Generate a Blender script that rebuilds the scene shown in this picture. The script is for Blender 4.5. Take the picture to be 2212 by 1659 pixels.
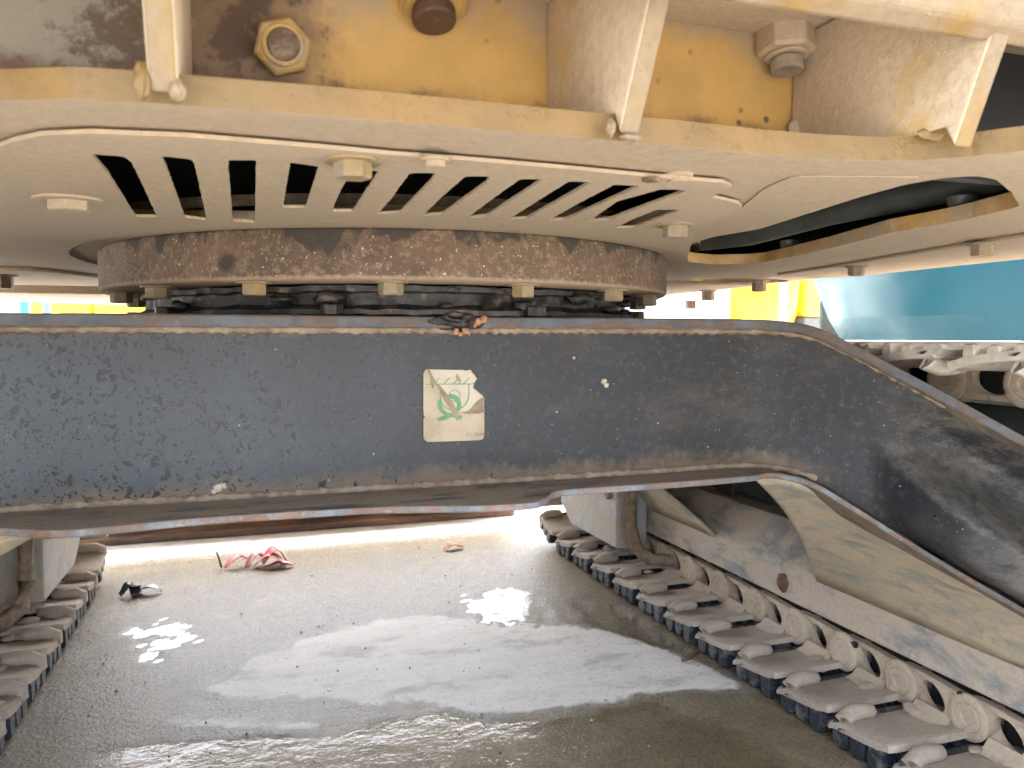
import bpy, bmesh, math, random
import numpy as np
from mathutils import Vector, Matrix, noise
from mathutils.geometry import tessellate_polygon
random.seed(7)
S = bpy.context.scene
for o in list(bpy.data.objects): bpy.data.objects.remove(o)
R = math.radians

# ------------------------------------------------------------------ camera
CAM = Vector((0, 0, 0.925)); YAW = 18.5; PITCH = 3.34; FPX = 1703.0
cd = bpy.data.cameras.new('camera'); cam = bpy.data.objects.new('camera', cd)
S.collection.objects.link(cam); S.camera = cam
cam.location = CAM; cam.rotation_euler = (R(90 - PITCH), 0, R(-YAW))
cd.sensor_width = 36; cd.lens = 36 * FPX / 2212
cd.clip_start = 0.02; cd.clip_end = 2000
cd.dof.use_dof = True; cd.dof.focus_distance = 1.45; cd.dof.aperture_fstop = 7.0

# ------------------------------------------------------------------ sky, sun, exposure
SUN_EL, SUN_AZ = 70, 20            # azimuth clockwise from +Y
W = bpy.data.worlds.new('World'); S.world = W; W.use_nodes = True
nt = W.node_tree; bg = nt.nodes['Background']
sky = nt.nodes.new('ShaderNodeTexSky'); sky.sky_type = 'NISHITA'; sky.sun_disc = False
sky.sun_elevation = R(SUN_EL); sky.sun_rotation = R(SUN_AZ)
sky.air_density = 1.0; sky.dust_density = 6.0; sky.ozone_density = 1.0
hs_ = nt.nodes.new('ShaderNodeHueSaturation'); hs_.inputs['Saturation'].default_value = 0.45   # thin white overcast
nt.links.new(sky.outputs[0], hs_.inputs['Color']); nt.links.new(hs_.outputs[0], bg.inputs[0]); bg.inputs[1].default_value = 0.15
sl = bpy.data.lights.new('sun', 'SUN'); sun = bpy.data.objects.new('sun', sl); S.collection.objects.link(sun)
sl.energy = 0.5; sl.angle = R(30); sl.color = (1, 0.95, 0.88)
sd_ = Vector((math.sin(R(SUN_AZ)) * math.cos(R(SUN_EL)), math.cos(R(SUN_AZ)) * math.cos(R(SUN_EL)), math.sin(R(SUN_EL))))
sun.rotation_euler = sd_.to_track_quat('Z', 'Y').to_euler()
S.view_settings.view_transform = 'Standard'; S.view_settings.look = 'None'
S.view_settings.exposure = 3.7; S.view_settings.gamma = 1
S.render.engine = 'CYCLES'
S.cycles.max_bounces = 10; S.cycles.diffuse_bounces = 6; S.cycles.glossy_bounces = 5
S.cycles.caustics_reflective = False; S.cycles.caustics_refractive = False

# ------------------------------------------------------------------ helpers
F_ = Vector((math.sin(R(YAW)) * math.cos(R(PITCH)), math.cos(R(YAW)) * math.cos(R(PITCH)), -math.sin(R(PITCH))))
R_ = Vector((math.cos(R(YAW)), -math.sin(R(YAW)), 0)); U_ = R_.cross(F_)
def ray(px, py): return F_ + R_ * ((px - 1106) / FPX) + U_ * (-(py - 829.5) / FPX)
def hz(px, py, z): d = ray(px, py); return CAM + d * ((z - CAM.z) / d.z)      # on a horizontal plane
def vy(px, py, y): d = ray(px, py); return CAM + d * (y / d.y)                # on a plane across the tracks
def vx(px, py, x): d = ray(px, py); return CAM + d * (x / d.x)                # on a plane along the tracks
def far(px, dist):
    a = math.atan((px - 1106) / FPX) + R(YAW); return Vector((math.sin(a) * dist, math.cos(a) * dist, 0))

COL = S.collection
def mesh(name, V, Fc, mats, parent=None, smooth=False, bevel=0, mi=None, seg=2):
    me = bpy.data.meshes.new(name); me.from_pydata([tuple(v) for v in V], [], Fc); me.update()
    bm = bmesh.new(); bm.from_mesh(me); bmesh.ops.recalc_face_normals(bm, faces=bm.faces); bm.to_mesh(me); bm.free()
    o = bpy.data.objects.new(name, me); COL.objects.link(o)
    for m in (mats if isinstance(mats, (list, tuple)) else [mats]): me.materials.append(m)
    if mi: me.polygons.foreach_set('material_index', mi)
    if smooth:
        me.shade_smooth() if hasattr(me, 'shade_smooth') else None
        if smooth is not True: me.set_sharp_from_angle(angle=R(smooth))
    if bevel:
        b = o.modifiers.new('bevel', 'BEVEL'); b.width = bevel; b.segments = seg; b.limit_method = 'ANGLE'; b.angle_limit = R(35)
    if parent: o.parent = parent
    return o
class B:
    """collects simple solids for ONE mesh"""
    def __init__(s): s.V = []; s.F = []; s.M = []
    def add(s, V, Fc, m=0):
        k = len(s.V); s.V += [Vector(v) for v in V]; s.F += [[i + k for i in f] for f in Fc]; s.M += [m] * len(Fc); return s
    def box(s, a, b, m=0):
        x0, y0, z0 = a; x1, y1, z1 = b
        return s.add([(x0,y0,z0),(x1,y0,z0),(x1,y1,z0),(x0,y1,z0),(x0,y0,z1),(x1,y0,z1),(x1,y1,z1),(x0,y1,z1)],
                     [(0,3,2,1),(4,5,6,7),(0,1,5,4),(1,2,6,5),(2,3,7,6),(3,0,4,7)], m)
    def prism(s, P, Q, m=0, caps=True, ms=None):
        n = len(P); Fc = [(i, (i+1) % n, n + (i+1) % n, n + i) for i in range(n)]
        s.add(list(P) + list(Q), Fc, m if ms is None else ms)
        if caps: 
            k = len(s.V) - 2*n
            s.F += [[k + i for i in range(n)][::-1], [k + n + i for i in range(n)]]; s.M += [m, m]
        return s
    def tube(s, pts, r, n=10, m=0, caps=True):
        pts = [Vector(p) for p in pts]; rr = r if isinstance(r, (list, tuple)) else [r] * len(pts)
        k = len(s.V); up = Vector((0.13, 0.21, 0.97))
        for i, p in enumerate(pts):
            t = (pts[min(i+1, len(pts)-1)] - pts[max(i-1, 0)]).normalized()
            a = t.cross(up)
            if a.length < 0.2: a = t.cross(Vector((1, 0, 0)))
            a.normalize(); b = t.cross(a)
            for j in range(n):
                w = 2 * math.pi * j / n; s.V.append(p + (a * math.cos(w) + b * math.sin(w)) * rr[i])
        for i in range(len(pts) - 1):
            for j in range(n):
                s.F.append([k+i*n+j, k+i*n+(j+1) % n, k+(i+1)*n+(j+1) % n, k+(i+1)*n+j]); s.M.append(m)
        if caps:
            s.F.append([k+j for j in range(n)]); s.M.append(m); e = k + (len(pts)-1)*n
            s.F.append([e+j for j in range(n)]); s.M.append(m)
        return s
    def lathe(s, prof, c=(0,0,0), ax='Z', n=48, m=0, closed=False):
        k = len(s.V); c = Vector(c)
        for j in range(n):
            w = 2*math.pi*j/n
            for (r, h) in prof:
                v = {'Z': (r*math.cos(w), r*math.sin(w), h), 'X': (h, r*math.cos(w), r*math.sin(w)), 'Y': (r*math.cos(w), h, r*math.sin(w))}[ax]
                s.V.append(c + Vector(v))
        q = len(prof)
        for j in range(n):
            for i in range(q if closed else q - 1):
                a = k + j*q + i; b = k + j*q + (i+1) % q; c2 = k + ((j+1) % n)*q + (i+1) % q; d = k + ((j+1) % n)*q + i
                s.F.append([a, b, c2, d]); s.M.append(m)
        return s
    def hexa(s, c, r, h, m=0, ax=Vector((0,0,-1)), rot=0.3):
        ax = Vector(ax).normalized(); a = ax.orthogonal().normalized(); b = ax.cross(a); c = Vector(c)
        P = [c + (a*math.cos(rot+i*math.pi/3) + b*math.sin(rot+i*math.pi/3))*r for i in range(6)]
        Q = [p + ax*h*0.86 for p in P]; T = [c + (p - c)*0.9 + ax*h for p in P]
        s.prism(P, Q, m, caps=False); s.prism(Q, T, m, caps=False); k = len(s.V)
        s.add(T, [list(range(6))], m); return s.add(P, [list(range(6))[::-1]], m)
    def cyl(s, c, r, h, ax=Vector((0,0,-1)), n=20, m=0):
        c = Vector(c); return s.tube([c, c + Vector(ax).normalized()*h], r, n, m)
    def out(s, name, mats, parent=None, **kw): return mesh(name, s.V, s.F, mats, parent, mi=s.M, **kw)

def rounded(P, r, n=4):
    out = []; P = [Vector(p) for p in P]; N = len(P)
    for i, p in enumerate(P):
        a = P[i-1] - p; b = P[(i+1) % N] - p; d = min(r, a.length*0.45, b.length*0.45)
        A = p + a.normalized()*d; Bv = p + b.normalized()*d
        for k in range(n+1):
            t = k/n; out.append(A*(1-t)**2 + p*2*t*(1-t) + Bv*t*t)
    return out
def jag(P, step, amp, seed=0.0):
    out = []; N = len(P)
    for i in range(N):
        a, b = P[i], P[(i+1) % N]; k = max(1, int((b-a).length/step))
        for j in range(k):
            q = a.lerp(b, j/k); w = noise.noise_vector(Vector((q.x*160+seed, q.y*160, q.z*160)))
            out.append(q + Vector((w.x, w.y, 0))*amp)
    return out
def plate(outer, holes, z0, z1, bld=None, m=0, me=None, mh=None):
    """horizontal plate between z0 and z1 with through holes; 3D input points, z ignored"""
    s = bld or B(); loops = [outer] + list(holes); flat = [p for l in loops for p in l]
    tris = tessellate_polygon([[Vector((p.x, p.y, 0)) for p in l] for l in loops])
    n = len(flat); k = len(s.V)
    s.V += [Vector((p.x, p.y, z0)) for p in flat] + [Vector((p.x, p.y, z1)) for p in flat]
    for t in tris: s.F.append([k+i for i in t]); s.M.append(m)
    for t in tris: s.F.append([k+n+i for i in t][::-1]); s.M.append(m)
    o = 0
    for l in loops:
        L = len(l)
        for i in range(L):
            a = o+i; b = o+(i+1) % L; s.F.append([k+a, k+b, k+n+b, k+n+a]); s.M.append(mh if (o > 0 and mh is not None) else (m if me is None else me))
        o += L
    return s
def smooth_path(P, n):
    P = [np.array(p, float) for p in P]; out = []
    P2 = [2*P[0]-P[1]] + P + [2*P[-1]-P[-2]]
    for i in range(1, len(P2)-2):
        for k in range(n):
            t = k/n; a, b, c, d = P2[i-1:i+3]
            out.append(0.5*((2*b)+(c-a)*t+(2*a-5*b+4*c-d)*t*t+(3*b-a-3*c+d)*t**3))
    out.append(P[-1]); return out
def tag(o, label=None, cat=None, group=None, kind=None):
    if label: o['label'] = label
    if cat: o['category'] = cat
    if group: o['group'] = group
    if kind: o['kind'] = kind
    return o
def empty(name, loc=(0,0,0), parent=None, rz=0):
    o = bpy.data.objects.new(name, None); COL.objects.link(o); o.location = loc; o.rotation_euler = (0,0,rz); o.empty_display_size = 0.2
    if parent: o.parent = parent
    return o
def copy(o, parent=None):
    c = o.copy(); COL.objects.link(c); c.parent = parent; return c

# ------------------------------------------------------------------ materials
class NT:
    def __init__(s, name):
        s.m = bpy.data.materials.new(name); s.m.use_nodes = True; s.t = s.m.node_tree; s.n = s.t.nodes
        s.bsdf = s.n['Principled BSDF']; g = s.n.new('ShaderNodeNewGeometry'); s.pos = g.outputs['Position']; s.nor = g.outputs['Normal']
    def L(s, a, b): s.t.links.new(a, b)
    def set(s, sock, v):
        if hasattr(v, 'is_linked') or hasattr(v, 'links'): s.L(v, sock)
        else: sock.default_value = v
    def noise(s, scale, detail=5, rough=0.6, vec=None, dist=0.0):
        n = s.n.new('ShaderNodeTexNoise'); n.inputs['Scale'].default_value = scale; n.inputs['Detail'].default_value = detail
        n.inputs['Roughness'].default_value = rough; n.inputs['Distortion'].default_value = dist; s.L(vec or s.pos, n.inputs['Vector']); return n.outputs['Fac']
    def vor(s, scale, vec=None, feature='F1', rnd=1.0):
        n = s.n.new('ShaderNodeTexVoronoi'); n.feature = feature; n.inputs['Scale'].default_value = scale; n.inputs['Randomness'].default_value = rnd
        s.L(vec or s.pos, n.inputs['Vector']); return n.outputs['Distance'], n.outputs['Color']
    def step(s, v, lo, hi, a=0.0, b=1.0):
        n = s.n.new('ShaderNodeMapRange'); n.interpolation_type = 'SMOOTHSTEP'; s.set(n.inputs[0], v)
        n.inputs[1].default_value = lo; n.inputs[2].default_value = hi; n.inputs[3].default_value = a; n.inputs[4].default_value = b; return n.outputs[0]
    def math(s, op, a, b=0.0):
        n = s.n.new('ShaderNodeMath'); n.operation = op; s.set(n.inputs[0], a); s.set(n.inputs[1], b); return n.outputs[0]
    def mix(s, f, a, b):
        n = s.n.new('ShaderNodeMix'); n.data_type = 'RGBA'; s.set(n.inputs['Factor'], f)
        s.set(n.inputs[6], a if not isinstance(a, tuple) else (*a[:3], 1)); s.set(n.inputs[7], b if not isinstance(b, tuple) else (*b[:3], 1)); return n.outputs[2]
    def xyz(s, v=None):
        n = s.n.new('ShaderNodeSeparateXYZ'); s.L(v or s.pos, n.inputs[0]); return n.outputs
    def scaled(s, v=(1,1,1), rot=(0,0,0)):
        n = s.n.new('ShaderNodeMapping'); n.inputs['Scale'].default_value = v; n.inputs['Rotation'].default_value = rot; s.L(s.pos, n.inputs[0]); return n.outputs[0]
    def bump(s, h, strength=0.3, dist=0.002):
        n = s.n.new('ShaderNodeBump'); n.inputs['Strength'].default_value = strength; n.inputs['Distance'].default_value = dist
        s.L(h, n.inputs['Height']); s.L(n.outputs[0], s.bsdf.inputs['Normal'])
    def done(s, col, rough=0.6, metal=0.0, spec=0.5):
        s.set(s.bsdf.inputs['Base Color'], (*col[:3], 1) if isinstance(col, tuple) else col)
        s.set(s.bsdf.inputs['Roughness'], rough); s.set(s.bsdf.inputs['Metallic'], metal); s.set(s.bsdf.inputs['Specular IOR Level'], spec); return s.m

DUST = (0.355, 0.275, 0.185); DUST2 = (0.36, 0.29, 0.21)
def plain(name, c, rough=0.5, metal=0.0, var=0.15, scale=6, bump=0.1):
    t = NT(name); n = t.noise(scale); c2 = tuple(x*(1-2*var) for x in c)
    col = t.mix(t.step(n, 0.35, 0.7), c, c2)
    if bump: t.bump(t.noise(scale*25, 4), bump, 0.002)
    return t.done(col, rough, metal)
def paint(name, base, dust, cover, rust=0.1, scale=7, streak=None, rough=0.6, pits=0.0, vary=0.0):
    """coat of paint under patchy dust with rust flecks; cover 0..1 is how much is dust"""
    t = NT(name); v = t.scaled(streak) if streak else None
    a = t.noise(scale, 8, 0.65, v, 0.4); f = t.step(a, 0.62 - 0.35*cover - 0.06, 0.62 - 0.35*cover + 0.12)
    fine = t.noise(90, 5, 0.7)
    dcol = t.mix(t.step(fine, 0.35, 0.7), dust, tuple(x*0.8 for x in dust))
    dcol = t.mix(t.step(t.noise(2.4, 3), 0.35, 0.7, 0, 0.5), dcol, (dust[0]*0.93, dust[1]*0.95, dust[2]*1.02))
    bcol = t.mix(t.step(t.noise(scale*2.3, 6), 0.4, 0.65), base, tuple(x*0.78 for x in base))
    col = t.mix(f, bcol, dcol)
    if rust > 0:
        rn = t.noise(16, 10, 0.75); rm = t.step(rn, 0.71 - rust*0.3, 0.76 - rust*0.3)
        rc = t.mix(t.step(fine, 0.4, 0.6), (0.20, 0.085, 0.04), (0.10, 0.055, 0.035)); col = t.mix(rm, col, rc)
    sk = t.noise(9, 8, 0.75, t.scaled((3, 22, 14), (0, 0, R(12)))); col = t.mix(t.step(sk, 0.66, 0.72, 0, 0.45), col, tuple(x*0.55 for x in dust))
    sk2 = t.noise(11, 8, 0.75, t.scaled((4, 19, 9), (0, 0, R(-9)))); col = t.mix(t.step(sk2, 0.67, 0.73, 0, 0.5), col, tuple(min(0.7, x*1.3) for x in dust))
    sp = t.noise(170, 2, 0.5); col = t.mix(t.step(sp, 0.70, 0.75, 0, 0.6), col, tuple(x*0.35 for x in dust))
    if pits > 0:
        d, c = t.vor(38); pm = t.math('MULTIPLY', t.step(d, 0.1, 0.2, 1, 0), t.step(t.noise(9, 2), 0.52, 0.6)); col = t.mix(pm, col, (0.09, 0.06, 0.04))
    if vary:
        oi = t.n.new('ShaderNodeObjectInfo'); col = t.mix(t.step(oi.outputs['Random'], 0, 1, 0, vary), col, tuple(x*0.5 for x in base))
    fl = t.step(t.noise(30, 6, 0.7), 0.60, 0.64); col = t.mix(t.math('MULTIPLY', fl, 0.35), col, tuple(min(0.75, x*1.18) for x in dust))
    t.bump(t.math('ADD', t.math('ADD', fine, t.math('MULTIPLY', a, 2.0)), t.math('MULTIPLY', fl, 0.9)), 0.45, 0.003)
    return t.done(col, t.step(f, 0, 1, rough*0.75, min(1, rough*1.35)), 0.0, 0.35)

def machine_paint(name, c):
    t = NT(name); col = t.mix(t.step(t.noise(1.2, 4), 0.35, 0.7), c, tuple(x*0.82 for x in c)); dr = t.noise(7, 6, 0.7, t.scaled((3.2, 3.2, 0.10), (0, R(6), 0)))
    col = t.mix(t.step(dr, 0.62, 0.66, 0, 0.55), col, tuple(x*0.45 for x in c)); col = t.mix(t.step(t.noise(14, 8, 0.7), 0.70, 0.74, 0, 0.6), col, (0.30, 0.34, 0.34))
    t.bump(t.noise(9, 4), 0.1, 0.01); return t.done(col, t.step(t.noise(4, 4), 0.3, 0.7, 0.28, 0.5), 0, 0.5)
M = {}
YEL = (0.165, 0.093, 0.023)
M['belly'] = paint('dusty_belly_paint', (0.40, 0.27, 0.12), DUST, 0.95, 0.02, 3.0, (1, 5, 1), 0.7)
M['cover'] = paint('dusty_cover_paint', (0.38, 0.27, 0.13), (0.365, 0.285, 0.195), 0.9, 0.05, 5.0, (1, 4, 1), 0.7)
M['edge_yellow'] = paint('yellow_edge_paint', YEL, (0.16, 0.108, 0.048), 0.20, 0.02, 5.0, (1, 1, 2), 0.5)
M['rib'] = paint('rib_paint', (0.22, 0.138, 0.045), (0.22, 0.165, 0.105), 0.5, 0.02, 7.0, None, 0.6)
M['bolt_dusty'] = paint('dusty_bolt', (0.26, 0.19, 0.09), (0.25, 0.20, 0.145), 0.45, 0.25, 25, None, 0.6)
M['rust_dark'] = paint('dark_rust', (0.12, 0.07, 0.045), DUST2, 0.1, 0.5, 14, None, 0.7)
def wall_mat():
    t = NT('yellow_wall_paint'); p = t.xyz(); n = t.noise(6, 8, 0.65); fine = t.noise(70, 6, 0.7)
    col = t.mix(t.step(t.noise(10, 6), 0.4, 0.65), (0.62, 0.40, 0.135), (0.53, 0.34, 0.115))
    # dust to the upper right of each bay and left of the first rib, rust where the wall meets the plate
    dn = t.math('ADD', t.math('MULTIPLY', n, 0.24), p[2]); col = t.mix(t.step(dn, 1.36, 1.42), col, (0.42, 0.33, 0.24))
    gx = t.math('ADD', t.math('MULTIPLY', n, 0.25), t.math('MULTIPLY', p[0], -1.0))
    col = t.mix(t.step(gx, 0.035, 0.10), col, (0.21, 0.145, 0.095))
    col = t.mix(t.step(t.math('ADD', gx, t.math('MULTIPLY', fine, 0.04)), 0.225, 0.25), col, (0.24, 0.22, 0.185))
    bl = t.noise(17, 8, 0.7); col = t.mix(t.math('MULTIPLY', t.step(bl, 0.48, 0.58), t.step(gx, 0.02, 0.08, 0, 0.85)), col, (0.085, 0.055, 0.04)); col = t.mix(t.math('MULTIPLY', t.step(bl, 0.30, 0.42, 1, 0), t.step(gx, 0.05, 0.1, 0, 0.7)), col, (0.36, 0.28, 0.20))
    rx = t.math('ADD', t.math('MULTIPLY', n, 0.3), p[0]); col = t.mix(t.step(rx, 0.80, 0.86), col, (0.33, 0.25, 0.175))
    rz = t.math('ADD', p[2], t.math('MULTIPLY', t.noise(22, 8, 0.75), 0.09)); col = t.mix(t.step(rz, 1.212, 1.240, 0.9, 0), col, (0.12, 0.065, 0.04))
    d, c = t.vor(30); pm = t.math('MULTIPLY', t.step(d, 0.08, 0.16, 1, 0), t.step(t.noise(7, 2), 0.5, 0.56)); col = t.mix(pm, col, (0.17, 0.11, 0.06))
    t.bump(t.math('ADD', fine, n), 0.3, 0.003); return t.done(col, 0.55, 0, 0.4)
M['wall'] = wall_mat()
def ring_mat():
    t = NT('rusty_ring_steel'); p = t.xyz(); n = t.noise(11, 8, 0.65); fine = t.noise(75, 8, 0.75)
    col = t.mix(t.step(n, 0.4, 0.65), (0.135, 0.088, 0.058), (0.090, 0.061, 0.042))
    col = t.mix(t.step(fine, 0.48, 0.62, 0, 0.75), col, (0.21, 0.155, 0.11))
    st = t.noise(20, 8, 0.7, t.scaled((1, 1, 0.12))); col = t.mix(t.step(st, 0.5, 0.66, 0, 0.55), col, (0.12, 0.08, 0.06))
    col = t.mix(t.step(t.noise(200, 3), 0.64, 0.7), col, (0.50, 0.40, 0.26))
    v = t.scaled((1, 1, 0.55)); b = t.noise(13, 6, 0.55, v, 0.25)
    oil = t.math('ADD', p[2], t.math('MULTIPLY', t.math('SUBTRACT', t.math('ADD', b, t.math('MULTIPLY', fine, 0.12)), 0.56), 0.19)); col = t.mix(t.step(oil, 1.098, 1.108, 0, 0.92), col, (0.042, 0.036, 0.03))
    d, c = t.vor(7.0, None); d = t.math('ADD', d, t.math('MULTIPLY', t.math('SUBTRACT', t.noise(26, 5), 0.5), 0.16)); col = t.mix(t.math('MULTIPLY', t.step(d, 0.10, 0.17, 1, 0), t.step(t.noise(3.1, 2), 0.5, 0.56)), col, (0.05, 0.035, 0.028))
    lo = t.math('ADD', p[2], t.math('MULTIPLY', fine, -0.012)); col = t.mix(t.step(lo, 1.018, 1.026, 0.75, 0), col, (0.36, 0.27, 0.19))
    t.bump(t.math('ADD', fine, n), 0.6, 0.003); return t.done(col, 0.75, 0.0, 0.3)
M['ring'] = ring_mat()
def grease_mat():
    t = NT('black_grease'); n = t.noise(35, 6, 0.7)
    col = t.mix(t.step(n, 0.52, 0.68), (0.016, 0.014, 0.013), (0.10, 0.085, 0.07)); col = t.mix(t.step(t.noise(14, 8, 0.7), 0.58, 0.66), col, (0.17, 0.12, 0.08))
    t.bump(n, 0.8, 0.006); return t.done(col, t.step(n, 0.4, 0.6, 0.3, 0.7), 0, 0.5)
M['grease'] = grease_mat()
def body_mat(name, dusty, spots):
    t = NT(name); p = t.xyz(); n = t.noise(3.5, 8, 0.65); fine = t.noise(60, 8, 0.75); nz = t.xyz(t.nor)[2]
    col = t.mix(t.step(n, 0.35, 0.65), t.mix(t.step(p[0], -0.3, 0.75), (0.063, 0.073, 0.086), (0.022, 0.025, 0.032)), t.mix(t.step(p[0], -0.3, 0.75), (0.064, 0.071, 0.079), (0.028, 0.028, 0.029)))  # base paler and bluer at left: the sky's reflection put into the colour
    col = t.mix(t.step(fine, 0.48, 0.74, 0, 0.5), col, (0.105, 0.10, 0.09))
    # brown film, more towards the machine's right
    br = t.math('ADD', t.noise(5, 8, 0.7, t.scaled((0.6, 0.6, 2.2))), t.math('MULTIPLY', p[0], 0.07)); col = t.mix(t.step(br, 0.55, 0.78, 0, 0.4 + dusty), col, (0.080, 0.066, 0.048))
    # rust flecks, pale grit
    col = t.mix(t.step(t.noise(24, 10, 0.78), 0.655, 0.69), col, (0.26, 0.135, 0.065))
    g = t.noise(210, 2, 0.5); col = t.mix(t.step(g, 0.715, 0.76, 0, 0.8), col, (0.34, 0.31, 0.26))
    d, c = t.vor(46); col = t.mix(t.math('MULTIPLY', t.step(d, 0.06, 0.11, 1, 0), t.step(t.noise(8, 3), 0.56, 0.62)), col, (0.36, 0.31, 0.25))
    # rust and mud creeping from the upper and lower welds
    zt = t.math('ADD', p[2], t.math('MULTIPLY', t.noise(20, 8, 0.75, t.scaled((0.5, 0.5, 1))), 0.055)); col = t.mix(t.step(zt, 0.957, 0.975, 0, 0.8), col, (0.17, 0.12, 0.08))
    zb = t.math('SUBTRACT', p[2], t.math('MULTIPLY', t.noise(15, 8, 0.75), 0.10)); col = t.mix(t.math('MULTIPLY', t.step(zb, 0.608, 0.648, 0.65, 0), t.step(t.math('ABSOLUTE', t.math('SUBTRACT', p[0], 0.355)), 0.66, 0.78, 1, 0)), col, (0.18, 0.13, 0.085))
    col = t.mix(t.step(t.math('ADD', nz, t.math('MULTIPLY', fine, 0.3)), 0.22, 0.75, 0, 0.55), col, t.mix(t.step(t.noise(34, 10, 0.8), 0.42, 0.60), (0.06, 0.062, 0.062), (0.17, 0.155, 0.13)))
    leg = t.step(t.math('ABSOLUTE', t.math('SUBTRACT', p[0], 0.355)), 0.80, 0.92); mud = t.math('MULTIPLY', leg, t.step(t.noise(11, 10, 0.8, t.scaled((1, 1, 2))), 0.48, 0.58)); col = t.mix(t.math('MULTIPLY', mud, 0.6), col, t.mix(t.step(fine, 0.4, 0.65), (0.15, 0.135, 0.115), (0.10, 0.085, 0.065)))
    rough = t.step(n, 0.3, 0.7, 0.45, 0.65)
    if spots:
        vv = t.scaled((0.92, 1, 0.78), (0, R(28), 0)); wv = t.n.new('ShaderNodeVectorMath'); wv.operation = 'ADD'
        nv = t.n.new('ShaderNodeTexNoise'); nv.inputs['Scale'].default_value = 42; t.L(t.pos, nv.inputs['Vector'])
        sc = t.n.new('ShaderNodeVectorMath'); sc.operation = 'SCALE'; sc.inputs['Scale'].default_value = 0.045; t.L(nv.outputs['Color'], sc.inputs[0])
        t.L(vv, wv.inputs[0]); t.L(sc.outputs[0], wv.inputs[1]); wet = None
        for scl, r0, r1, cut in ((30, 0.17, 0.22, 0.50), (60, 0.22, 0.29, 0.50), (120, 0.26, 0.34, 0.50)):
            d, c = t.vor(scl, wv.outputs[0]); left = t.step(t.math('ADD', p[0], t.math('MULTIPLY', n, 0.35)), -0.35, 0.95, 0.16, -0.16)
            k = t.step(t.math('ADD', t.noise(scl*0.33, 2), left), cut, cut + 0.05); q = t.math('MULTIPLY', t.step(d, r0, r1, 1, 0), k)
            wet = q if wet is None else t.math('MAXIMUM', wet, q)
        col = t.mix(t.math('MULTIPLY', wet, 0.85), col, (0.012, 0.013, 0.015)); rough = t.mix(wet, rough, (0.16, 0.16, 0.16))
    t.bump(t.math('ADD', fine, t.math('MULTIPLY', n, 1.2)), 0.5, 0.003); return t.done(col, rough, 0.0, 0.3)
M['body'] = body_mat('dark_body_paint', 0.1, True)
def flange_edge(k=1.0):
    t = NT('chipped_flange_edge'); n = t.noise(9, 8, 0.7); f = t.noise(40, 8, 0.75)
    col = t.mix(t.step(n, 0.42, 0.6), (0.16, 0.18, 0.205), (0.085, 0.09, 0.095)); col = t.mix(t.step(t.noise(13, 10, 0.8, t.scaled((1.3, 1.3, 3))), 0.46, 0.56, 0, 0.9), col, t.mix(t.step(f, 0.4, 0.6), (0.23, 0.125, 0.072), (0.13, 0.075, 0.05)))
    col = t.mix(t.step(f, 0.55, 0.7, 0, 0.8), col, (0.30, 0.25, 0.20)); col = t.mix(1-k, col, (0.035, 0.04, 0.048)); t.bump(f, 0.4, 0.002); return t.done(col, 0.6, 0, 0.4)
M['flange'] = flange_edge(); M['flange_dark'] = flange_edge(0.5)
M['flange_top'] = paint('dusty_flange_top', (0.075, 0.07, 0.065), (0.22, 0.175, 0.125), 0.62, 0.12, 8, (1, 3, 1), 0.7)
M['skirt'] = paint('muddy_underside', (0.36, 0.36, 0.31), (0.56, 0.47, 0.34), 0.5, 0.14, 8, (4.5, 1.1, 2.2), 0.65)
M['frame'] = paint('track_frame_paint', (0.27, 0.285, 0.295), (0.54, 0.46, 0.37), 0.62, 0.10, 6, (2, 1, 2), 0.65)
M['frame_pale'] = paint('pale_guard_paint', (0.34, 0.35, 0.355), (0.42, 0.36, 0.29), 0.4, 0.10, 7, None, 0.6)
M['shoe'] = paint('dried_mud_on_shoe', (0.36, 0.295, 0.24), (0.48, 0.415, 0.34), 0.75, 0.20, 12, None, 0.75, 0.0, 0.3)
M['link'] = paint('dried_mud_on_link', (0.40, 0.29, 0.20), (0.56, 0.465, 0.36), 0.72, 0.18, 14, None, 0.75, 0.0, 0.3)
M['grouser'] = paint('wet_grouser_steel', (0.026, 0.033, 0.045), (0.15, 0.15, 0.15), 0.22, 0.05, 18, None, 0.35)
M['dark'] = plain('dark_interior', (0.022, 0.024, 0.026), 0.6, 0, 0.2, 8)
M['pipe'] = plain('dark_hose_rubber', (0.065, 0.072, 0.068), 0.5, 0, 0.2, 12)
M['mud'] = paint('brown_mud', (0.19, 0.135, 0.095), (0.30, 0.235, 0.17), 0.4, 0.1, 20, None, 0.8)
M['steel_end'] = paint('bolt_end_steel', (0.36, 0.34, 0.31), DUST2, 0.4, 0.1, 30, None, 0.45)

# ------------------------------------------------------------------ ground and water
def inside_sd(X, Y, P):
    """signed distance to polygon, positive inside"""
    d = np.full(X.shape, 1e9); ins = np.zeros(X.shape, bool); n = len(P)
    for i in range(n):
        ax, ay = P[i]; bx, by = P[(i+1) % n]; ex, ey = bx-ax, by-ay
        t = np.clip(((X-ax)*ex + (Y-ay)*ey)/(ex*ex+ey*ey), 0, 1); d = np.minimum(d, np.hypot(X-ax-t*ex, Y-ay-t*ey))
        c = ((ay > Y) != (by > Y)) & (X < (bx-ax)*(Y-ay)/(by-ay+1e-12)+ax); ins ^= c
    return np.where(ins, d, -d)
def g2(l): return [tuple(hz(x, y, 0)[:2]) for x, y in l]
DRY1 = g2([(400,1500),(520,1425),(640,1382),(760,1350),(900,1328),(1100,1335),(1250,1348),(1420,1385),(1560,1440),(1650,1478),(1600,1502),(1450,1510),(1330,1528),(1180,1552),(1050,1556),(920,1538),(700,1528),(540,1528)])
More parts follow.
